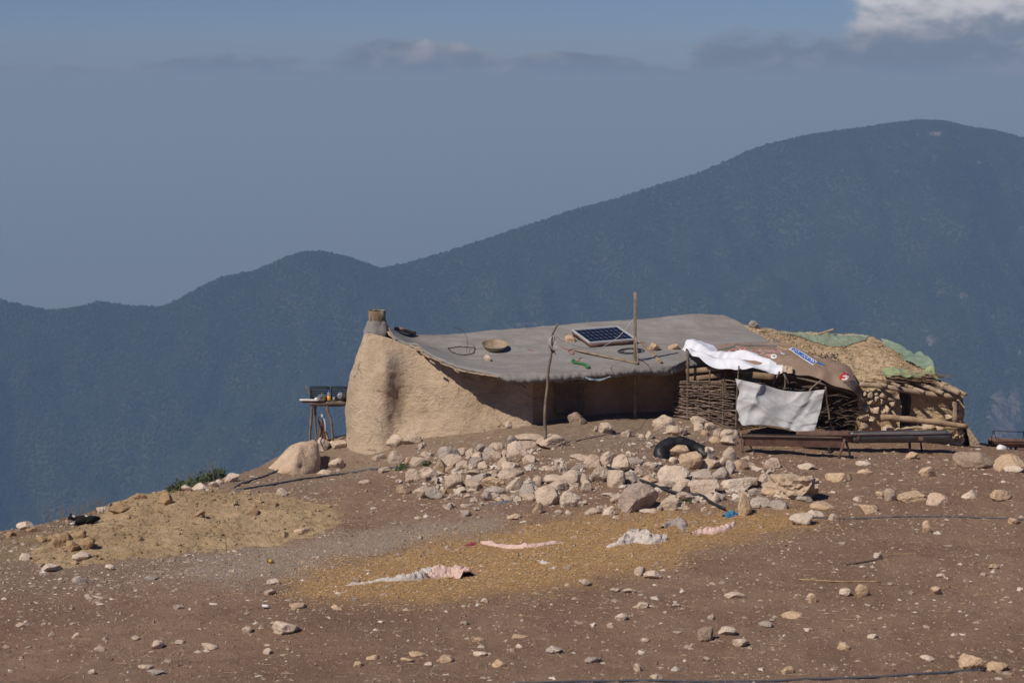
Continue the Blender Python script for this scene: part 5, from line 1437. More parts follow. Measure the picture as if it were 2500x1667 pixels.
DV = [dpt(1500, 600, .05), dpt(1330, 600), dpt(1120, 640), dpt(930, 640), dpt(830, 590), dpt(740, 560, -.03), dpt(660, 570, -.07), dpt(625, 620, -.11),     # spine, neck, head, muzzle
      dpt(900, 720, -.10), dpt(800, 750, -.16), dpt(700, 770, -.2),                                           # near foreleg
      dpt(860, 720, .06), dpt(760, 740, .0), dpt(670, 770, -.06),                                             # far foreleg
      dpt(1380, 640, -.10), dpt(1250, 690, -.17), dpt(1160, 720, -.2),                                        # near hind leg folded
      dpt(1590, 590, .08), dpt(1630, 600, .1)]                                                                # tail
DE = [(0, 1), (1, 2), (2, 3), (3, 4), (4, 5), (5, 6), (6, 7), (3, 8), (8, 9), (9, 10), (3, 11), (11, 12), (12, 13), (1, 14), (14, 15), (15, 16), (0, 17), (17, 18)]
DR = [.07, .085, .085, .085, .065, .058, .052, .028, .045, .032, .026, .042, .03, .026, .06, .038, .024, .035, .022]
m, T, b = pmat('black_white_fur')
P = world_pos(T); nn = T.noise(P, 30, 3, .6)
def spot(c_, r): return T.ss(T.m('ADD', T.vm('DISTANCE', P, tuple(float(v) for v in c_)), T.m('MULTIPLY', T.m('SUBTRACT', nn, .5), .05)), r, r * .75)
w_ = T.m('MAXIMUM', T.m('MAXIMUM', spot(dpt(770, 510, -.03), .055), spot(dpt(690, 775, -.14), .11)), T.m('MAXIMUM', spot(dpt(1190, 540), .05), spot(dpt(770, 770, -.1), .07)))
T.put(b.inputs['Base Color'], T.mix(w_, (.012, .011, .010), (.6, .57, .53)))
b.inputs['Roughness'].default_value = .85; b.inputs['Specular IOR Level'].default_value = .2
T.put(b.inputs['Normal'], T.bump(T.noise(P, 60, 4, .7), .7, .01))
DOG = skin_mesh('dog', DV, DE, DR, m, 2); tag(DOG, 'black and white dog lying down at the crest of the slope', 'dog')
for k, (zx, zy, off) in enumerate([(700, 500, -.06), (735, 490, .03)]):
    c0 = dpt(zx, zy, off); e = np.array([c0 + [-.025, -.01, 0], c0 + [.025, -.01, 0], c0 + [.0, .02, 0], c0 + [-.02, -.02, .055]])
    part('ear', (e, [(0, 1, 3), (1, 2, 3), (2, 0, 3), (0, 2, 1)]), m, DOG)

# ------------------------------------------------------------------ heap of yellow earth on the left
def make_heap():
    xs, ys = np.arange(-13.0, -2.6, .05), np.arange(33.0, 43.2, .05)
    X, Y = np.meshgrid(xs, ys, indexing='ij'); x, y = X.ravel(), Y.ravel()
    g0 = ground_z(x, y) + relief(x, y)
    px, py = topix(np.stack([x, y, g0], 1))
    j = 16 * fbm(np.stack([x, y, 0 * x], 1) * 1.3, 3)
    HP = [(120, 1352), (200, 1318), (268, 1290), (300, 1245), (350, 1225), (520, 1222), (700, 1240), (780, 1258), (720, 1290), (560, 1318), (380, 1330), (230, 1345), (160, 1358)]
    m = soft_poly(px + j, py + j * .5, HP, 105)
    m = m * m * (3 - 2 * m)
    p = np.stack([x, y, 0 * x], 1)
    h = m * (.24 + .06 * fbm(p * .9, 3)) + np.clip(m * 3, 0, 1) * (.04 * np.abs(fbm(p * 2.6, 3, .6)) + .03 * np.abs(fbm(p * 7, 3, .65))) - .05
    V = np.stack([x, y, g0 + h], 1)
    keep = m > .015
    F = gridF(*X.shape); F = F[keep[F].any(1)]
    used = np.unique(F); mp = -np.ones(len(V), int); mp[used] = np.arange(len(used))
    V = V[used]; F = mp[F]
    M['heap'] = mud_material('loose_yellow_earth', [(0.45, 0.33, 0.20), (0.39, 0.28, 0.165), (0.29, 0.205, 0.125)])
    o = part('earth_heap', (V, F), M['heap']); tag(o, 'low heap of loose yellow earth spread along the slope on the left', 'earth heap')
    return BVHTree.FromPolygons(V.tolist(), F.tolist()), V
HEAP_BVH, HEAP_V = make_heap()
class Both:
    """nearest of ground and heap"""
    def ray_cast(s, o, d):
        a, b_ = GROUND_BVH.ray_cast(o, d), HEAP_BVH.ray_cast(o, d)
        if a[0] is None: return b_
        if b_[0] is None: return a
        return a if a[3] < b_[3] else b_
LAND = Both()
def land_z(x, y):
    return LAND.ray_cast(Vector((x, y, 30)), Vector((0, 0, -1)))[0].z

# ------------------------------------------------------------------ rocks: photo boxes in the crops they were read from
def z6(l): return [(950 + a / 4.276, 980 + b_ / 4.276, 950 + c_ / 4.276, 980 + d_ / 4.276) for a, b_, c_, d_ in l]
def z7(l): return [(1450 + a / 3.92, 1020 + b_ / 3.92, 1450 + c_ / 3.92, 1020 + d_ / 3.92) for a, b_, c_, d_ in l]
def z8(l): return [(a / 3.36, 1100 + b_ / 3.36, c_ / 3.36, 1100 + d_ / 3.36) for a, b_, c_, d_ in l]
def z9(l): return [(700 + a / 3.36, 1250 + b_ / 3.36, 700 + c_ / 3.36, 1250 + d_ / 3.36) for a, b_, c_, d_ in l]
def z10(l): return [(1300 + a / 3.588, 1230 + b_ / 3.588, 1300 + c_ / 3.588, 1230 + d_ / 3.588) for a, b_, c_, d_ in l]
def z11(l): return [(1900 + a / 2.765, 1100 + b_ / 2.765, 1900 + c_ / 2.765, 1100 + d_ / 2.765) for a, b_, c_, d_ in l]
def z12(l): return [(a / 3.36, 1350 + b_ / 3.36, c_ / 3.36, 1350 + d_ / 3.36) for a, b_, c_, d_ in l]
def z1(l): return [(600 + a / 3.136, 700 + b_ / 3.136, 600 + c_ / 3.136, 700 + d_ / 3.136) for a, b_, c_, d_ in l]
# landmarks first: (box, tone, label, short name others refer to)
LM = [
 (z6([(1225, 425, 1450, 635)])[0], WARM, 'big tan boulder just left of the foot of the branch pole', 'the big tan boulder by the branch pole'),
 (z6([(1540, 340, 1890, 500)])[0], WARM, 'broad flat pale rock right of the branch pole, crossed by its shadow', 'the broad flat rock by the branch pole'),
 (z6([(505, 470, 745, 625)])[0], GREY, 'smooth grey and tan rock at the upper left edge of the rock pile', 'the smooth grey rock at the pile edge'),
 (z6([(580, 765, 770, 910)])[0], WARM, 'rounded pale rock at the lower left of the pile', 'the rounded pale rock at lower left'),
 (z6([(965, 780, 1200, 910)])[0], TAN, 'large tan block in the middle of the left rock pile', 'the large tan block in the pile'),
 (z6([(1220, 795, 1390, 960)])[0], WARM, 'upright pale wedge of rock beside a blue scrap', 'the upright pale wedge'),
 (z6([(1525, 895, 1785, 1090)])[0], WARM, 'large pale faceted boulder at the front edge of the pile', 'the large faceted boulder'),
 (z6([(1790, 940, 2010, 1110)])[0], PALE_, 'whitish blocky boulder right next to the large faceted one', 'the whitish blocky boulder'),
 (z6([(2115, 675, 2300, 855)])[0], WARM, 'tan and grey block where the thick black hose begins', 'the block where the black hose begins'),
 (z6([(1870, 115, 2055, 255)])[0], DARK, 'lone brownish rock lying close to the shaded hut wall', 'the lone rock near the hut wall'),
 (z7([(255, 640, 620, 905)])[0], (.74, .70, .72), 'big purplish grey boulder at the front of the rock pile', 'the big purplish grey boulder'),
 (z7([(910, 585, 1195, 740)])[0], WARM, 'long jagged pale rock right of the thick black hose', 'the long jagged pale rock'),
 (z7([(620, 460, 925, 625)])[0], PALE_, 'wide slab-like cream rock in front of the rubber tube', 'the wide cream slab'),
 (z7([(725, 260, 960, 400)])[0], TAN, 'tan lozenge-shaped rock weighing on the black rubber tube', 'the tan rock on the rubber tube'),
 (z7([(1005, 275, 1170, 415)])[0], WARM, 'pale rough rock just right of the black rubber tube', 'the pale rock right of the tube'),
 (z7([(1230, 575, 1585, 710)])[0], PALE_, 'long low whitish rock with pitted face in the right pile', 'the long low pitted rock'),
 (z7([(1650, 515, 2165, 790)])[0], (.95, .88, .78), 'huge rough lumpy boulder at the right end of the rock pile', 'the huge lumpy boulder'),
 (z7([(1385, 730, 1520, 935)])[0], TAN, 'upright brown standing stone beside the blue rag', 'the upright standing stone'),
 (z7([(1880, 920, 2110, 1035)])[0], PALE_, 'smooth pale pink rock at the right tip of the chaff', 'the pale pink rock at the chaff tip'),
 (z7([(700, 75, 900, 175)])[0], WARM, 'large pale rock left of the stick fence foot', 'the large rock by the stick fence'),
 (z7([(1215, 180, 1380, 265)])[0], WARM, 'broad rock in front of the left end of the brown trough', 'the broad rock by the brown trough'),
 (z11([(1205, 10, 1470, 125)])[0], (.72, .66, .60), 'large squared grey brown boulder near the right edge', 'the large squared boulder'),
 (z11([(1480, 25, 1700, 140)])[0], TAN, 'large tan boulder cut by the right edge of the picture', 'the boulder at the right edge'),
 (z11([(720, 255, 800, 345)])[0], WARM, 'upright pinkish stone on the bare soil right of the pile', 'the upright pinkish stone'),
 (z11([(1010, 290, 1165, 375)])[0], (1.05, .92, .85), 'layered pink rock on the bare soil at right', 'the layered pink rock'),
 (z11([(1240, 265, 1350, 325)])[0], PALE_, 'dome-shaped white rock on the soil at far right', 'the dome-shaped white rock'),
 (z11([(1445, 262, 1600, 340)])[0], TAN, 'rounded tan rock with a dark hollow at far right', 'the hollow tan rock'),
 (z11([(1230, 1370, 1390, 1480)])[0], TAN, 'blocky tan rock in the lower right foreground', 'the blocky tan rock at lower right'),
 (z10([(1450, 1085, 1590, 1205)])[0], DARK, 'dark grey pyramid-shaped stone in the foreground', 'the dark pyramid stone'),
 (z10([(1635, 1075, 1780, 1150)])[0], PALE_, 'pale stone just right of the dark pyramid stone', 'the pale stone by the pyramid'),
 (z10([(980, 580, 1140, 660)])[0], PALE_, 'whitish block lying below the chaff patch', 'the whitish block below the chaff'),
 (z10([(725, 955, 835, 1030)])[0], PALE_, 'small pale tapered stone alone in the centre foreground', 'the pale tapered stone'),
 ((664, 1514, 728, 1551), PALE_, 'bright sharp-edged wedge stone in the left foreground', 'the bright wedge stone'),
 (z8([(780, 460, 890, 515)])[0], PALE_, 'white rounded rock on the crest just above the dog', 'the white rock above the dog'),
 (z8([(1080, 345, 1200, 400)])[0], (.72, .58, .42), 'brown clod-like rock standing on the earth heap skyline', 'the brown rock on the heap'),
 (z8([(1840, 190, 1955, 260)])[0], PALE_, 'pale angular rock at the right end of the green weeds', 'the pale rock by the weeds'),
 (z8([(320, 930, 490, 1000)])[0], PALE_, 'pale broken rock on the slope at far left', 'the pale rock at far left'),
 (z1([(110, 1175, 560, 1450)])[0], (1.08, .98, .87), 'very large smooth rounded boulder on the crest below the table', 'the large rounded boulder by the table'),
 (z1([(545, 1160, 635, 1260)])[0], PALE_, 'pale upright rock at the foot of the water tap', 'the pale rock by the tap'),
 (z6([(145, 335, 330, 450)])[0], WARM, 'pale boot-shaped rock lying at the foot of the sunlit mud wall', 'the boot-shaped rock by the wall'),
]
REST = []
def add(l, tone): REST.extend((b_, tone) for b_ in l)
add(z6([(705, 500, 805, 580), (800, 500, 890, 560), (555, 570, 775, 690), (870, 540, 990, 610), (1065, 525, 1180, 635), (1170, 520, 1240, 580), (700, 625, 830, 710), (935, 640, 1035, 715), (1140, 585, 1235, 690),
        (1190, 650, 1330, 730), (810, 715, 970, 790), (300, 700, 420, 780), (350, 715, 500, 810), (180, 730, 305, 850), (290, 780, 420, 845), (800, 835, 945, 930), (820, 910, 925, 950), (1150, 720, 1380, 800), (1080, 980, 1160, 1035),
        (1170, 975, 1280, 1035), (1395, 970, 1520, 1040), (1670, 850, 1870, 955), (1630, 780, 1800, 860), (1750, 740, 2050, 880), (1930, 770, 2070, 870), (2010, 840, 2110, 950), (2215, 550, 2352, 690), (2040, 580, 2200, 690),
        (1910, 560, 2100, 620), (2200, 240, 2320, 340), (1215, 220, 1300, 285), (0, 540, 150, 660), (225, 600, 400, 690), (250, 905, 415, 1020), (1240, 1180, 1370, 1240), (1505, 800, 1590, 880), (1605, 680, 1720, 730),
        (1790, 660, 1860, 730), (2050, 1120, 2200, 1180), (1730, 1140, 1810, 1185), (330, 530, 425, 590), (1340, 350, 1590, 410), (1320, 420, 1530, 495), (1050, 440, 1180, 510), (1875, 895, 1965, 940), (1730, 640, 1790, 690), (1400, 570, 1520, 655),
        (270, 1205, 345, 1240), (780, 970, 850, 1005), (1265, 650, 1360, 700), (640, 860, 760, 905), (1010, 720, 1130, 775), (1380, 900, 1440, 960)]), WARM)
add(z6([(900, 460, 1015, 540), (985, 495, 1100, 610), (825, 600, 970, 700), (650, 695, 740, 765), (875, 760, 1050, 875), (1000, 905, 1210, 985), (980, 960, 1075, 1040), (1265, 980, 1340, 1030), (1370, 880, 1525, 1005), (390, 905, 560, 1020),
        (1910, 670, 2030, 730), (2080, 775, 2155, 845), (2130, 265, 2175, 320), (750, 1145, 840, 1205), (1240, 370, 1330, 440)]), GREY)
add(z6([(590, 680, 680, 760), (480, 620, 600, 760), (165, 590, 260, 660), (85, 880, 205, 970), (1505, 1070, 1600, 1175), (555, 920, 600, 970)]), (.8, .7, .6))
add(z6([(850, 1010, 930, 1060), (2220, 960, 2330, 990), (2240, 1110, 2352, 1190), (1845, 1145, 1905, 1195)]), PALE_)
add(z7([(640, 780, 815, 885), (710, 815, 900, 885), (820, 725, 990, 805), (1240, 305, 1375, 415), (1025, 400, 1200, 495), (1175, 395, 1260, 480), (1580, 550, 1720, 665), (1640, 405, 1770, 485), (145, 520, 290, 665), (185, 375, 335, 525),
        (485, 440, 640, 530), (600, 620, 800, 690), (770, 650, 915, 730), (780, 590, 930, 650), (165, 750, 275, 830), (965, 60, 1045, 135), (1070, 60, 1165, 130), (940, 0, 1080, 80), (1155, 110, 1235, 180), (1220, 125, 1345, 190),
        (60, 60, 160, 140), (270, 130, 355, 190), (495, 140, 575, 205), (1130, 735, 1205, 815), (1030, 860, 1080, 895), (580, 0, 760, 130), (400, 480, 495, 570), (1740, 700, 1800, 760)]), WARM)
add(z7([(930, 500, 1130, 580), (1155, 490, 1290, 605), (1265, 430, 1355, 540), (1490, 680, 1600, 750), (1950, 725, 2085, 805), (1700, 800, 1850, 880), (330, 390, 470, 455), (295, 530, 440, 640), (1340, 130, 1395, 200), (1525, 770, 1700, 860)]), GREY)
add(z7([(830, 355, 1025, 500), (1320, 410, 1460, 505), (1620, 690, 1800, 755), (2100, 815, 2290, 890), (470, 560, 600, 630), (1030, 125, 1100, 175), (1120, 190, 1200, 240), (2280, 560, 2352, 615)]), TAN)
add(z7([(450, 880, 600, 915), (1520, 475, 1635, 515), (1970, 440, 2115, 500), (2060, 890, 2200, 950), (2255, 925, 2345, 985), (725, 385, 800, 440), (430, 160, 485, 200), (610, 850, 650, 895)]), PALE_)
add(z11([(825, 290, 985, 350), (960, 120, 1060, 180), (560, 370, 670, 425), (665, 280, 715, 315), (545, 130, 635, 160), (1430, 1430, 1560, 1490), (200, 970, 255, 1030), (530, 910, 615, 985), (40, 1090, 170, 1135), (410, 1300, 490, 1350),
         (980, 485, 1030, 555), (30, 1460, 105, 1505), (1570, 460, 1640, 500), (1040, 925, 1100, 970), (350, 160, 500, 215), (870, 20, 940, 60), (1430, 770, 1490, 800)]), TAN)
add(z11([(540, 75, 620, 105), (425, 935, 495, 985), (180, 1200, 235, 1225), (650, 695, 705, 730), (1460, 95, 1510, 130), (1545, 110, 1650, 150), (1075, 835, 1130, 860), (515, 315, 565, 345), (610, 1240, 670, 1270), (970, 1380, 1055, 1415)]), PALE_)
add(z10([(1770, 1185, 1890, 1255), (900, 560, 985, 630), (415, 670, 505, 715), (930, 865, 1020, 915), (890, 1405, 950, 1470), (1040, 1500, 1140, 1550), (1700, 780, 1860, 830), (690, 745, 765, 775), (790, 745, 890, 775), (660, 1045, 715, 1085), (1230, 870, 1290, 905), (955, 1180, 1020, 1215)]), WARM)
add(z10([(470, 1340, 595, 1395), (130, 1260, 250, 1310), (1540, 975, 1595, 1015), (1990, 1030, 2095, 1080)]), GREY)
add(z12([(1985, 610, 2065, 670), (1250, 730, 1330, 790), (1440, 715, 1510, 750), (1650, 745, 1770, 795), (590, 655, 660, 705), (770, 770, 855, 810), (1135, 915, 1240, 950), (130, 575, 225, 605), (690, 340, 740, 370), (2165, 305, 2250, 345), (1080, 685, 1135, 715), (2160, 790, 2220, 830)]), WARM)
add(z12([(1200, 960, 1335, 1000), (1420, 425, 1500, 465), (590, 195, 690, 250), (1180, 185, 1270, 230)]), GREY)
add(z12([(2190, 220, 2280, 265), (60, 955, 110, 980), (720, 960, 775, 995)]), PALE_)
add(z9([(30, 750, 145, 800), (370, 765, 450, 805), (660, 1175, 750, 1220), (1260, 1180, 1360, 1235), (1690, 1220, 1790, 1275), (1010, 1150, 1130, 1190), (940, 1195, 1030, 1225), (1530, 1030, 1610, 1065), (1860, 1005, 1975, 1035), (550, 1230, 620, 1265), (60, 130, 200, 185), (1820, 20, 1920, 65)]), TAN)
add(z9([(1535, 1145, 1630, 1185), (1880, 1085, 1935, 1120), (1130, 1230, 1195, 1265), (2140, 1110, 2250, 1160), (1050, 40, 1110, 65), (1590, 710, 1645, 745)]), PALE_)
add(z8([(1480, 290, 1560, 335), (1580, 275, 1690, 330), (1710, 260, 1780, 305), (1770, 240, 1830, 280), (2270, 320, 2352, 370), (130, 590, 260, 650), (600, 840, 720, 910), (860, 940, 930, 980), (160, 850, 240, 900)]), PALE_)
add(z8([(1310, 360, 1400, 450), (2030, 470, 2110, 530), (1590, 495, 1670, 545), (420, 720, 520, 800), (500, 680, 580, 740), (590, 660, 690, 720), (640, 720, 760, 810), (540, 750, 640, 830), (290, 705, 370, 755), (370, 700, 440, 740), (40, 665, 120, 710), (210, 640, 290, 680), (900, 450, 1050, 520)]), (.74, .60, .43))
add(z1([(640, 1330, 740, 1400), (545, 1410, 640, 1450), (1020, 1390, 1100, 1430), (870, 1480, 950, 1515), (970, 1285, 1060, 1340), (1080, 1150, 1210, 1230), (640, 1190, 760, 1245), (550, 1105, 625, 1190), (690, 1395, 730, 1420)]), WARM)

g = np.random.default_rng(1234)
def grow(b4, f):
    mx, w, h = (b4[0] + b4[2]) / 2, (b4[2] - b4[0]) / 2 * f, (b4[3] - b4[1]) * f
    return (mx - w, b4[3] - h, mx + w, b4[3])
def slope_slab(b4, lab, tone):
    """half-buried boulder: a long back rising from a low left tip to a blunt right end"""
    p = hit((b4[0] + b4[2]) / 2, b4[3] - 14, LAND)[0]; s = p[1] / FPX
    V, F = rock_shape(4, 438, 14, .06, 13.0)
    x = V[:, 0]
    V = V * np.array([(b4[2] - b4[0]) * s * .56, .85, 1.0])
    V[:, 2] = np.where(V[:, 2] > 0, V[:, 2] * (b4[3] - b4[1]) * s * (.62 + .30 * np.tanh(1.6 * x)), V[:, 2] * .5)
    c = at((b4[0] + b4[2]) / 2, b4[3] - 14, p[1] + .45); V = V + c
    V[:, 2] += .02 - (x < 0) * x * x * .10
    o = part('rock', (V, F), M['rock']); o.color = (*tone, 1); tag(o, lab, 'rock', 'rocks on the hilltop')
lmc = []
for k, (b4, tone, lab, short) in enumerate(LM):
    big = (b4[2] - b4[0]) > 40
    kw = dict(rough=.05, sharp=7.0, smooth=True) if 'smooth' in lab else {}
    if 'very large smooth' in lab:
        slope_slab(b4, lab, tone); lmc.append(((b4[0] + b4[2]) / 2, (b4[1] + b4[3]) / 2, short)); continue
    if 'lumpy' in lab: kw = dict(rough=.20, sharp=12.0)
    o = place_rock('rock', grow(b4, 1.1), LAND, lab, 'rock', 'rocks on the hilltop', tone, 400 + k, 4 if big else 3, 10 if big else 9, **kw)
    lmc.append(((b4[0] + b4[2]) / 2, (b4[1] + b4[3]) / 2, short))
tone_word = {WARM: 'beige', GREY: 'grey', TAN: 'tan', PALE_: 'whitish', (.8, .7, .6): 'brown', (.74, .60, .43): 'earthy yellow'}
todo = []
for b4, tone in REST:
    cx_, cy_ = (b4[0] + b4[2]) / 2, (b4[1] + b4[3]) / 2
    i = min(range(len(lmc)), key=lambda i: (lmc[i][0] - cx_) ** 2 + ((lmc[i][1] - cy_) * 1.6) ** 2)
    dx, dy = cx_ - lmc[i][0], cy_ - lmc[i][1]
    dr = ('right of' if dx > 0 else 'left of') if abs(dx) > 1.3 * abs(dy) else ('below' if dy > 0 else 'above')
    w = b4[2] - b4[0]
    sz = 'small' if w < 24 else ('large' if w > 44 else 'medium')
    todo.append([b4, tone, i, dr, sz, tone_word[tone], math.hypot(dx, dy)])
todo.sort(key=lambda t: t[6])
seen = {}
ORD = ['', 'second ', 'third ', 'fourth ', 'fifth ', 'sixth ', 'seventh ', 'eighth ', 'ninth ', 'tenth ']
for k, (b4, tone, i, dr, sz, tw, dist) in enumerate(todo):
    key = (sz, tw, dr, i); c = seen.get(key, 0); seen[key] = c + 1
    more = any(t[2:6] == [i, dr, sz, tw] and t[0] != b4 for t in todo)
    lab = ('%snearest ' % ORD[c] if more else '') + '%s %s rock %s %s' % (sz, tw, dr, lmc[i][2])
    t_ = g.uniform(.90, 1.10)
    tn = tuple(v * t_ for v in tone)
    clod = tw == 'earthy yellow'
    place_rock('rock', grow(b4, 1.26), LAND, lab, 'rock', 'rocks on the hilltop', tn, 5000 + k, 3, 7 + k % 4, .22)

# ------------------------------------------------------------------ loose small stones, grit, chaff
def scatter_pix(n, poly, seed, soft=60, dens=None):
    """random ground points inside a photo-outlined patch of ground"""
    g = np.random.default_rng(seed); poly = np.array(poly, float)
    out = []
    while sum(len(o) for o in out) < n:
        x = g.uniform(-14.5, 14.5, n * 3); y = g.uniform(24.8, 47.5, n * 3)
        z = ground_z(x, y) + relief(x, y)
        px, py = topix(np.stack([x, y, z], 1))
        m = soft_poly(px, py, poly, soft)
        k = g.random(len(x)) < m
        out.append(np.stack([x, y, z], 1)[k])
    return np.concatenate(out)[:n]
ALL = [(-350, 1340), (0, 1300), (400, 1200), (640, 1150), (900, 1130), (1300, 1080), (1640, 1050), (1900, 1075), (2350, 1100), (2850, 1110), (2850, 1700), (-350, 1700)]
def pebble_stuff(name, P, sizes, mat, label, seed, sub=1, squash=.7):
    P = P - np.stack([0 * sizes, 0 * sizes, sizes * .25], 1)
    o = part(name, scatter_blobs(P + [0, 0, 0], sizes, seed, sub, squash), mat, None, False, 'stuff')
    return tag(o, label, 'pebbles')
def pebble_mat(name, a, b_, c_):
    m, T, b = pmat(name)
    P = world_pos(T); r = T.n('ShaderNodeNewGeometry').outputs['Random Per Island']
    c = T.mix(T.ss(r, 0, .7), a, b_); c = T.mix(T.ss(r, .8, .86), c, c_)
    T.put(b.inputs['Base Color'], T.mix(T.ss(T.noise(P, 30, 3, .6), .4, .7, 0, .4), c, tuple(v * .6 for v in a)))
    b.inputs['Roughness'].default_value = .95; b.inputs['Specular IOR Level'].default_value = .2
    return m
pm = pebble_mat('pebbles', (.44, .355, .275), (.29, .225, .17), (.60, .53, .45))
def psize(n, seed, lo, hi, a=1.9):
    u = np.random.default_rng(seed).random(n)
    return (lo ** -a + u * (hi ** -a - lo ** -a)) ** (-1 / a)
n = 17000
P = scatter_pix(n, ALL, 51, 40)
keep = fbm(P * [.5, .5, 0], 3) + np.random.default_rng(2).normal(0, .28, n) > -.25
pebble_stuff('scattered_pebbles', P[keep], psize(n, 52, .012, .075)[keep], pm, 'pale pebbles strewn all over the brown soil', 53)
P = scatter_pix(420, ALL, 61, 40)
pebble_stuff('loose_stones', P, psize(420, 62, .035, .085, 1.5), pm, 'fist-sized loose stones strewn over the brown soil', 63, 2, .62)
PILE = [(950, 1200), (1010, 1110), (1100, 1085), (1300, 1085), (1400, 1110), (1500, 1100), (1600, 1060), (1680, 1040), (1800, 1070), (1760, 1110), (1900, 1130), (1960, 1180), (1850, 1235), (1600, 1235), (1300, 1245), (1050, 1225)]
n = 200
P = scatter_pix(n, PILE, 77, 30)
pmp = pebble_mat('pale_pebbles', (.54, .45, .36), (.42, .345, .275), (.62, .55, .47))
pebble_stuff('pile_rubble', P + [0, 0, .03], psize(n, 78, .05, .13, 1.6), pmp, 'broken lesser stones filling the gaps in the rock pile', 79, 2, .75)
n = 1700
P = scatter_pix(n, PILE, 71, 60)
pebble_stuff('rubble', P, psize(n, 72, .014, .07, 1.5), pmp, 'small broken rubble between the rocks of the pile', 73)
n = 2600
P = scatter_pix(n, [(-300, 1440), (-200, 1340), (0, 1310), (250, 1300), (520, 1330), (450, 1430), (100, 1470)], 81, 50)
pebble_stuff('slope_rubble', P, psize(n, 82, .012, .07, 1.6), pm, 'pale rubble and clods on the slope at far left', 83)
n = 6500
P = scatter_pix(n, ASH, 91, 95)
pebble_stuff('grey_gravel', P, psize(n, 92, .008, .022, 2.5), pebble_mat('gravel', (.45, .36, .285), (.28, .215, .165), (.52, .45, .38)), 'fine grey gravel patch left of the golden chaff', 93)
g = np.random.default_rng(94)
vi = g.integers(0, len(HEAP_V), 4200)
o = part('heap_clods', scatter_blobs(HEAP_V[vi], psize(4200, 95, .010, .09, 1.9), 96), M['heap'], None, False, 'stuff'); tag(o, 'crumbly clods all over the yellow earth heap', 'clods')
# soil crumbs give the bare ground its tilth
n = 34000
P = scatter_pix(n, ALL, 101, 30)
o = part('soil_crumbs', scatter_blobs(P, psize(n, 102, .010, .045, 2.0), 103, 0), pebble_mat('soil_crumb', (.28, .185, .128), (.23, .15, .105), (.37, .27, .195)), None, False, 'stuff'); tag(o, 'dark crumbs of trampled soil', 'soil')
# chaff: short bent flakes
n = 30000
P = scatter_pix(n, CHAFF, 111, 85)
g = np.random.default_rng(112)
a = g.uniform(0, 6.28, n); L_ = g.uniform(.006, .016, n); w = g.uniform(.002, .005, n)
d = np.stack([np.cos(a), np.sin(a), g.normal(0, .25, n)], 1) * L_[:, None]; s = np.stack([-np.sin(a), np.cos(a), g.normal(0, .5, n)], 1) * w[:, None]
P[:, 2] += g.uniform(.004, .022, n)
V = np.stack([P - d - s, P - d + s, P + d + s, P + d - s], 1).reshape(-1, 3)
F = np.arange(4 * n).reshape(-1, 4)
cm, T, b = pmat('golden_chaff')
r = T.n('ShaderNodeNewGeometry').outputs['Random Per Island']
T.put(b.inputs['Base Color'], T.mix(T.ss(r, 0, 1), (.66, .43, .21), (.47, .30, .145))); b.inputs['Roughness'].default_value = .8
o = part('chaff', (V, F), cm, None, False, 'stuff'); tag(o, 'golden patch of straw chaff spread on the ground', 'chaff')

# dung pellets and straw bits trodden into the yard
n = 2600
P = scatter_pix(n, ALL, 121, 30); k_ = fbm(P * [.4, .4, 0] + 40, 3) > -.05; P = P[k_]
o = part('dung_pellets', scatter_blobs(P, psize(len(P), 122, .010, .022, 2.0), 123, 0), plain('dark_dung', (.055, .04, .03), .95), None, False, 'stuff'); tag(o, 'dark dung pellets trodden into the soil', 'dung')
n = 2600
P = scatter_pix(n, ALL, 131, 30); g = np.random.default_rng(132)
a = g.uniform(0, 6.28, n); L_ = g.uniform(.03, .11, n)
d = np.stack([np.cos(a), np.sin(a), g.normal(0, .06, n)], 1) * L_[:, None]; s_ = np.stack([-np.sin(a), np.cos(a), .4 + 0 * a], 1) * .0035
P[:, 2] += .012
V = np.stack([P - d - s_, P - d + s_, P + d + s_, P + d - s_], 1).reshape(-1, 3)
o = part('straw_bits', (V, np.arange(4 * n).reshape(-1, 4)), plain('bleached_straw', (.46, .36, .22), .8), None, False, 'stuff'); tag(o, 'stray bits of bleached straw on the soil', 'straw')

# ------------------------------------------------------------------ rags and litter
def rag(path, widths, h, mat, label, name='rag', seed=0, ncross=26, cat='rag', extra=None, rough=.02):
    """crumpled cloth: a lumpy ridge along a line on the ground"""
    n_ = 90; C = ground_line(path, n_, 0.0)
    wd = np.interp(np.linspace(0, 1, n_), np.linspace(0, 1, len(widths)), widths)
    t_ = np.gradient(C[:, :2], axis=0); t_ /= np.linalg.norm(t_, axis=1)[:, None]; s = np.stack([-t_[:, 1], t_[:, 0], 0 * t_[:, 0]], 1)
    v = np.linspace(-1, 1, ncross)
    G = C[:, None] + s[:, None] * (wd[:, None] * v[None])[..., None]
    q = G.reshape(-1, 3)
    hh = h * (1 - v[None] ** 2) * (wd[:, None] / max(widths)) ** .8
    fold = np.abs(fbm(q * 3.4 + seed * 3, 2, .5)).reshape(n_, ncross)
    G[..., 2] = ground_z(q[:, 0], q[:, 1]).reshape(n_, ncross) + relief(q[:, 0], q[:, 1]).reshape(n_, ncross) + hh * (.7 + .7 * fold) - .012
    G[..., 2] += hh * .45 * (np.abs(fbm(q * np.array([9, 9, 4]) + seed * 7, 3, .6)) - .3).reshape(n_, ncross)      # creases
    G += rough * np.stack([fbm(q * 8 + seed + k * 9, 3, .6) for k in range(3)], 1).reshape(n_, ncross, 3) * np.clip(hh / h, .2, 1)[..., None]
    o = part(name, (G.reshape(-1, 3), gridF(n_, ncross)), mat); tag(o, label, cat, 'rags on the chaff'); return o
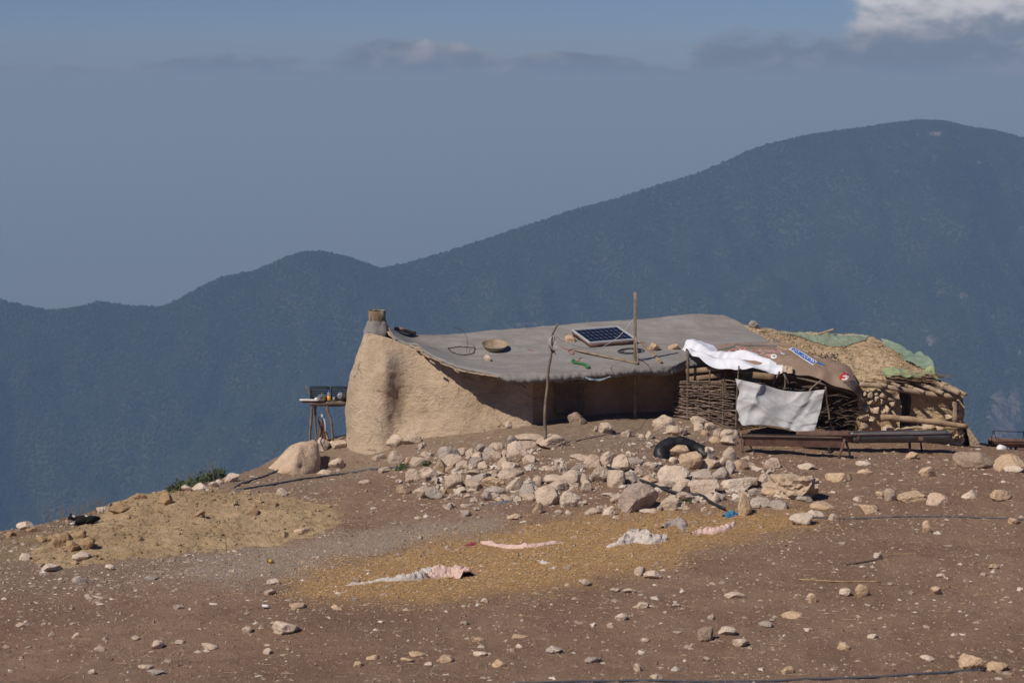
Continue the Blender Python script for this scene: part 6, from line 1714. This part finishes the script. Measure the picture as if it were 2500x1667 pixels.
pk = cloth_mat('pink_sacking', (.66, .47, .41), .8, .1, (18, .7, .02)); wl = cloth_mat('dirty_fleece', (.66, .59, .54), .95, .12, (26, .9, .03)); gr = cloth_mat('grey_rag', (.36, .31, .27), .9, .15, (20, .8, .02))
SK = rag([(1040, 1412), (1075, 1405), (1110, 1402), (1143, 1408)], [.12, .22, .24, .20], .16, pk, 'pink torn sack lying on the golden chaff', 'torn_sack', 3, 36, 'sack', rough=.012)
rag([(843, 1428), (880, 1424), (930, 1418), (985, 1415), (1050, 1405)], [.03, .06, .10, .17, .20], .15, wl, 'white fluffy fleece trailing left from the pink sack', 'fleece', 5, 26, 'fleece', rough=.05)
rag([(1480, 1335), (1515, 1327), (1550, 1316), (1590, 1320), (1626, 1316)], [.04, .10, .22, .20, .06], .17, wl, 'pale twisted cloth with a ragged hump on the chaff', 'rag', 8, 30, rough=.06)
rag([(1618, 1290), (1630, 1282), (1655, 1278), (1668, 1296)], [.06, .13, .12, .04], .10, gr, 'grey crumpled rag on the upper part of the chaff', 'rag', 9)
rag([(1688, 1305), (1712, 1300), (1740, 1298), (1765, 1292), (1795, 1278)], [.04, .11, .10, .09, .03], .10, pk, 'pink and orange rag near the blue rag', 'rag', 10)
rag([(1168, 1322), (1200, 1330), (1240, 1336), (1285, 1335), (1310, 1332), (1385, 1322)], [.02, .08, .06, .10, .08, .015], .07, pk, 'long thin pink cloth strip on the chaff', 'rag', 11)
rag([(1137, 1333), (1150, 1328), (1163, 1322)], [.05, .09, .04], .06, plain('dull_red_cloth', (.32, .07, .08), .9), 'small dull red rag at the left end of the pink strip', 'rag', 12)
rag([(1312, 1366), (1328, 1372), (1349, 1374)], [.04, .06, .02], .05, wl, 'small white scrap below the pink cloth strip', 'rag', 13)
bluem = plain('blue_rag', (.04, .19, .36), .7)
rag([(1768, 1262), (1784, 1258), (1801, 1254)], [.07, .12, .05], .10, bluem, 'bright blue rag at the end of the thick black hose', 'rag', 14)
rag([(1275, 1190), (1290, 1185), (1303, 1180)], [.04, .07, .04], .04, plain('faded_blue', (.11, .22, .33), .7), 'faded blue scrap among the rocks of the pile', 'rag', 15)
rag([(1172, 1236), (1205, 1232), (1242, 1222)], [.015, .03, .05], .03, plain('faded_blue_strip', (.11, .20, .32), .7), 'long faded blue strip in front of the rock pile', 'rag', 16)
p = on_ground(661, 1374)
YC = thing('yellow_can', p, 'small yellow can lying on the grey gravel', 'can')
part('can', tube([p + [-.035, 0, .035], p + [.035, -.01, .035]], .036, 14), plain('yellow_tin', (.55, .38, .06), .4), YC); part('lid', tube([p + [-.05, .002, .035], p + [-.036, 0, .035]], .037, 14), M['rubber'], YC)
p = on_ground(649, 1482); o = part('white_litter', beam(p + [-.05, 0, .03], p + [.05, -.04, .03], .05, .035), M['white']); tag(o, 'small white piece of litter on the soil left of centre', 'litter')
p = on_ground(2480, 1098); V, F = rock_shape(2, 60, 8); o = part('white_bag', (V * [.13, .09, .07] + p + [-.3, .1, .06], F), M['white']); tag(o, 'white plastic bag between the boulders under the rusted trough', 'bag')

# ------------------------------------------------------------------ plants
def weed(box4, n, label, seed, green=True, hmax=.20):
    x0, x1, y0, y1 = box4; g = np.random.default_rng(seed)
    base = on_ground((x0 + x1) / 2, (y0 + y1) / 2)
    W = thing('weed_clump' if green else 'dry_grass', base, label, 'weeds' if green else 'grass', 'weeds along the crest')
    st, lf = [], []
    for k in range(n):
        f = g.random(); p = on_ground(x0 + (x1 - x0) * f, y0 + (y1 - y0) * f + g.uniform(-3, 5)); p = p + [0, g.uniform(-.1, .2), 0]
        h = hmax * g.uniform(.4, 1); top = p + [g.normal(0, .25) * h, g.normal(0, .15) * h, h]
        C = catmull(np.array([p - [0, 0, .03], (p + top) / 2 + g.normal(0, .02, 3), top]), 5)
        st.append(tube(C, [.006, .005, .0045, .004, .002], 3))
        if green:
            for j in range(12):
                c0 = C[1] + (C[4] - C[1]) * g.random(); u = unit(g.normal(size=3) + [0, 0, .4]) * g.uniform(.03, .06); v = unit(np.cross(u, g.normal(size=3))) * .018
                lf.append((np.array([c0, c0 + u * .5 + v, c0 + u, c0 + u * .5 - v]), [(0, 1, 2, 3)]))
    part('stems', join(st), plain('dry_stem', (.22, .17, .11), .9) if not green else plain('green_stem', (.07, .11, .035), .8), W, True, 'stuff')
    if lf: part('leaves', join(lf), plain('weed_leaf', (.11, .15, .06), .7, var=.25), W, False, 'stuff')
weed((408, 470, 1204, 1186), 60, 'dense green weeds at the lower left end of the crest clump', 1)
weed((465, 548, 1188, 1160), 75, 'taller green weeds running up the crest to the pale rock', 2, hmax=.24)
weed((455, 545, 1186, 1160), 18, 'dry upright stalks rising out of the green weeds', 3, False, .5)
weed((120, 262, 1290, 1246), 46, 'thin dry grass stalks on the crest behind the dog', 4, False, .42)
weed((965, 990, 1150, 1143), 14, 'small green weed by the end of the dark hose', 5, hmax=.13)
weed((1030, 1050, 1140, 1132), 12, 'small green weed between pale rocks left of the pile', 6, hmax=.12)
weed((1660, 1690, 1226, 1222), 8, 'tiny green tuft beside the thick black hose', 7, hmax=.08)
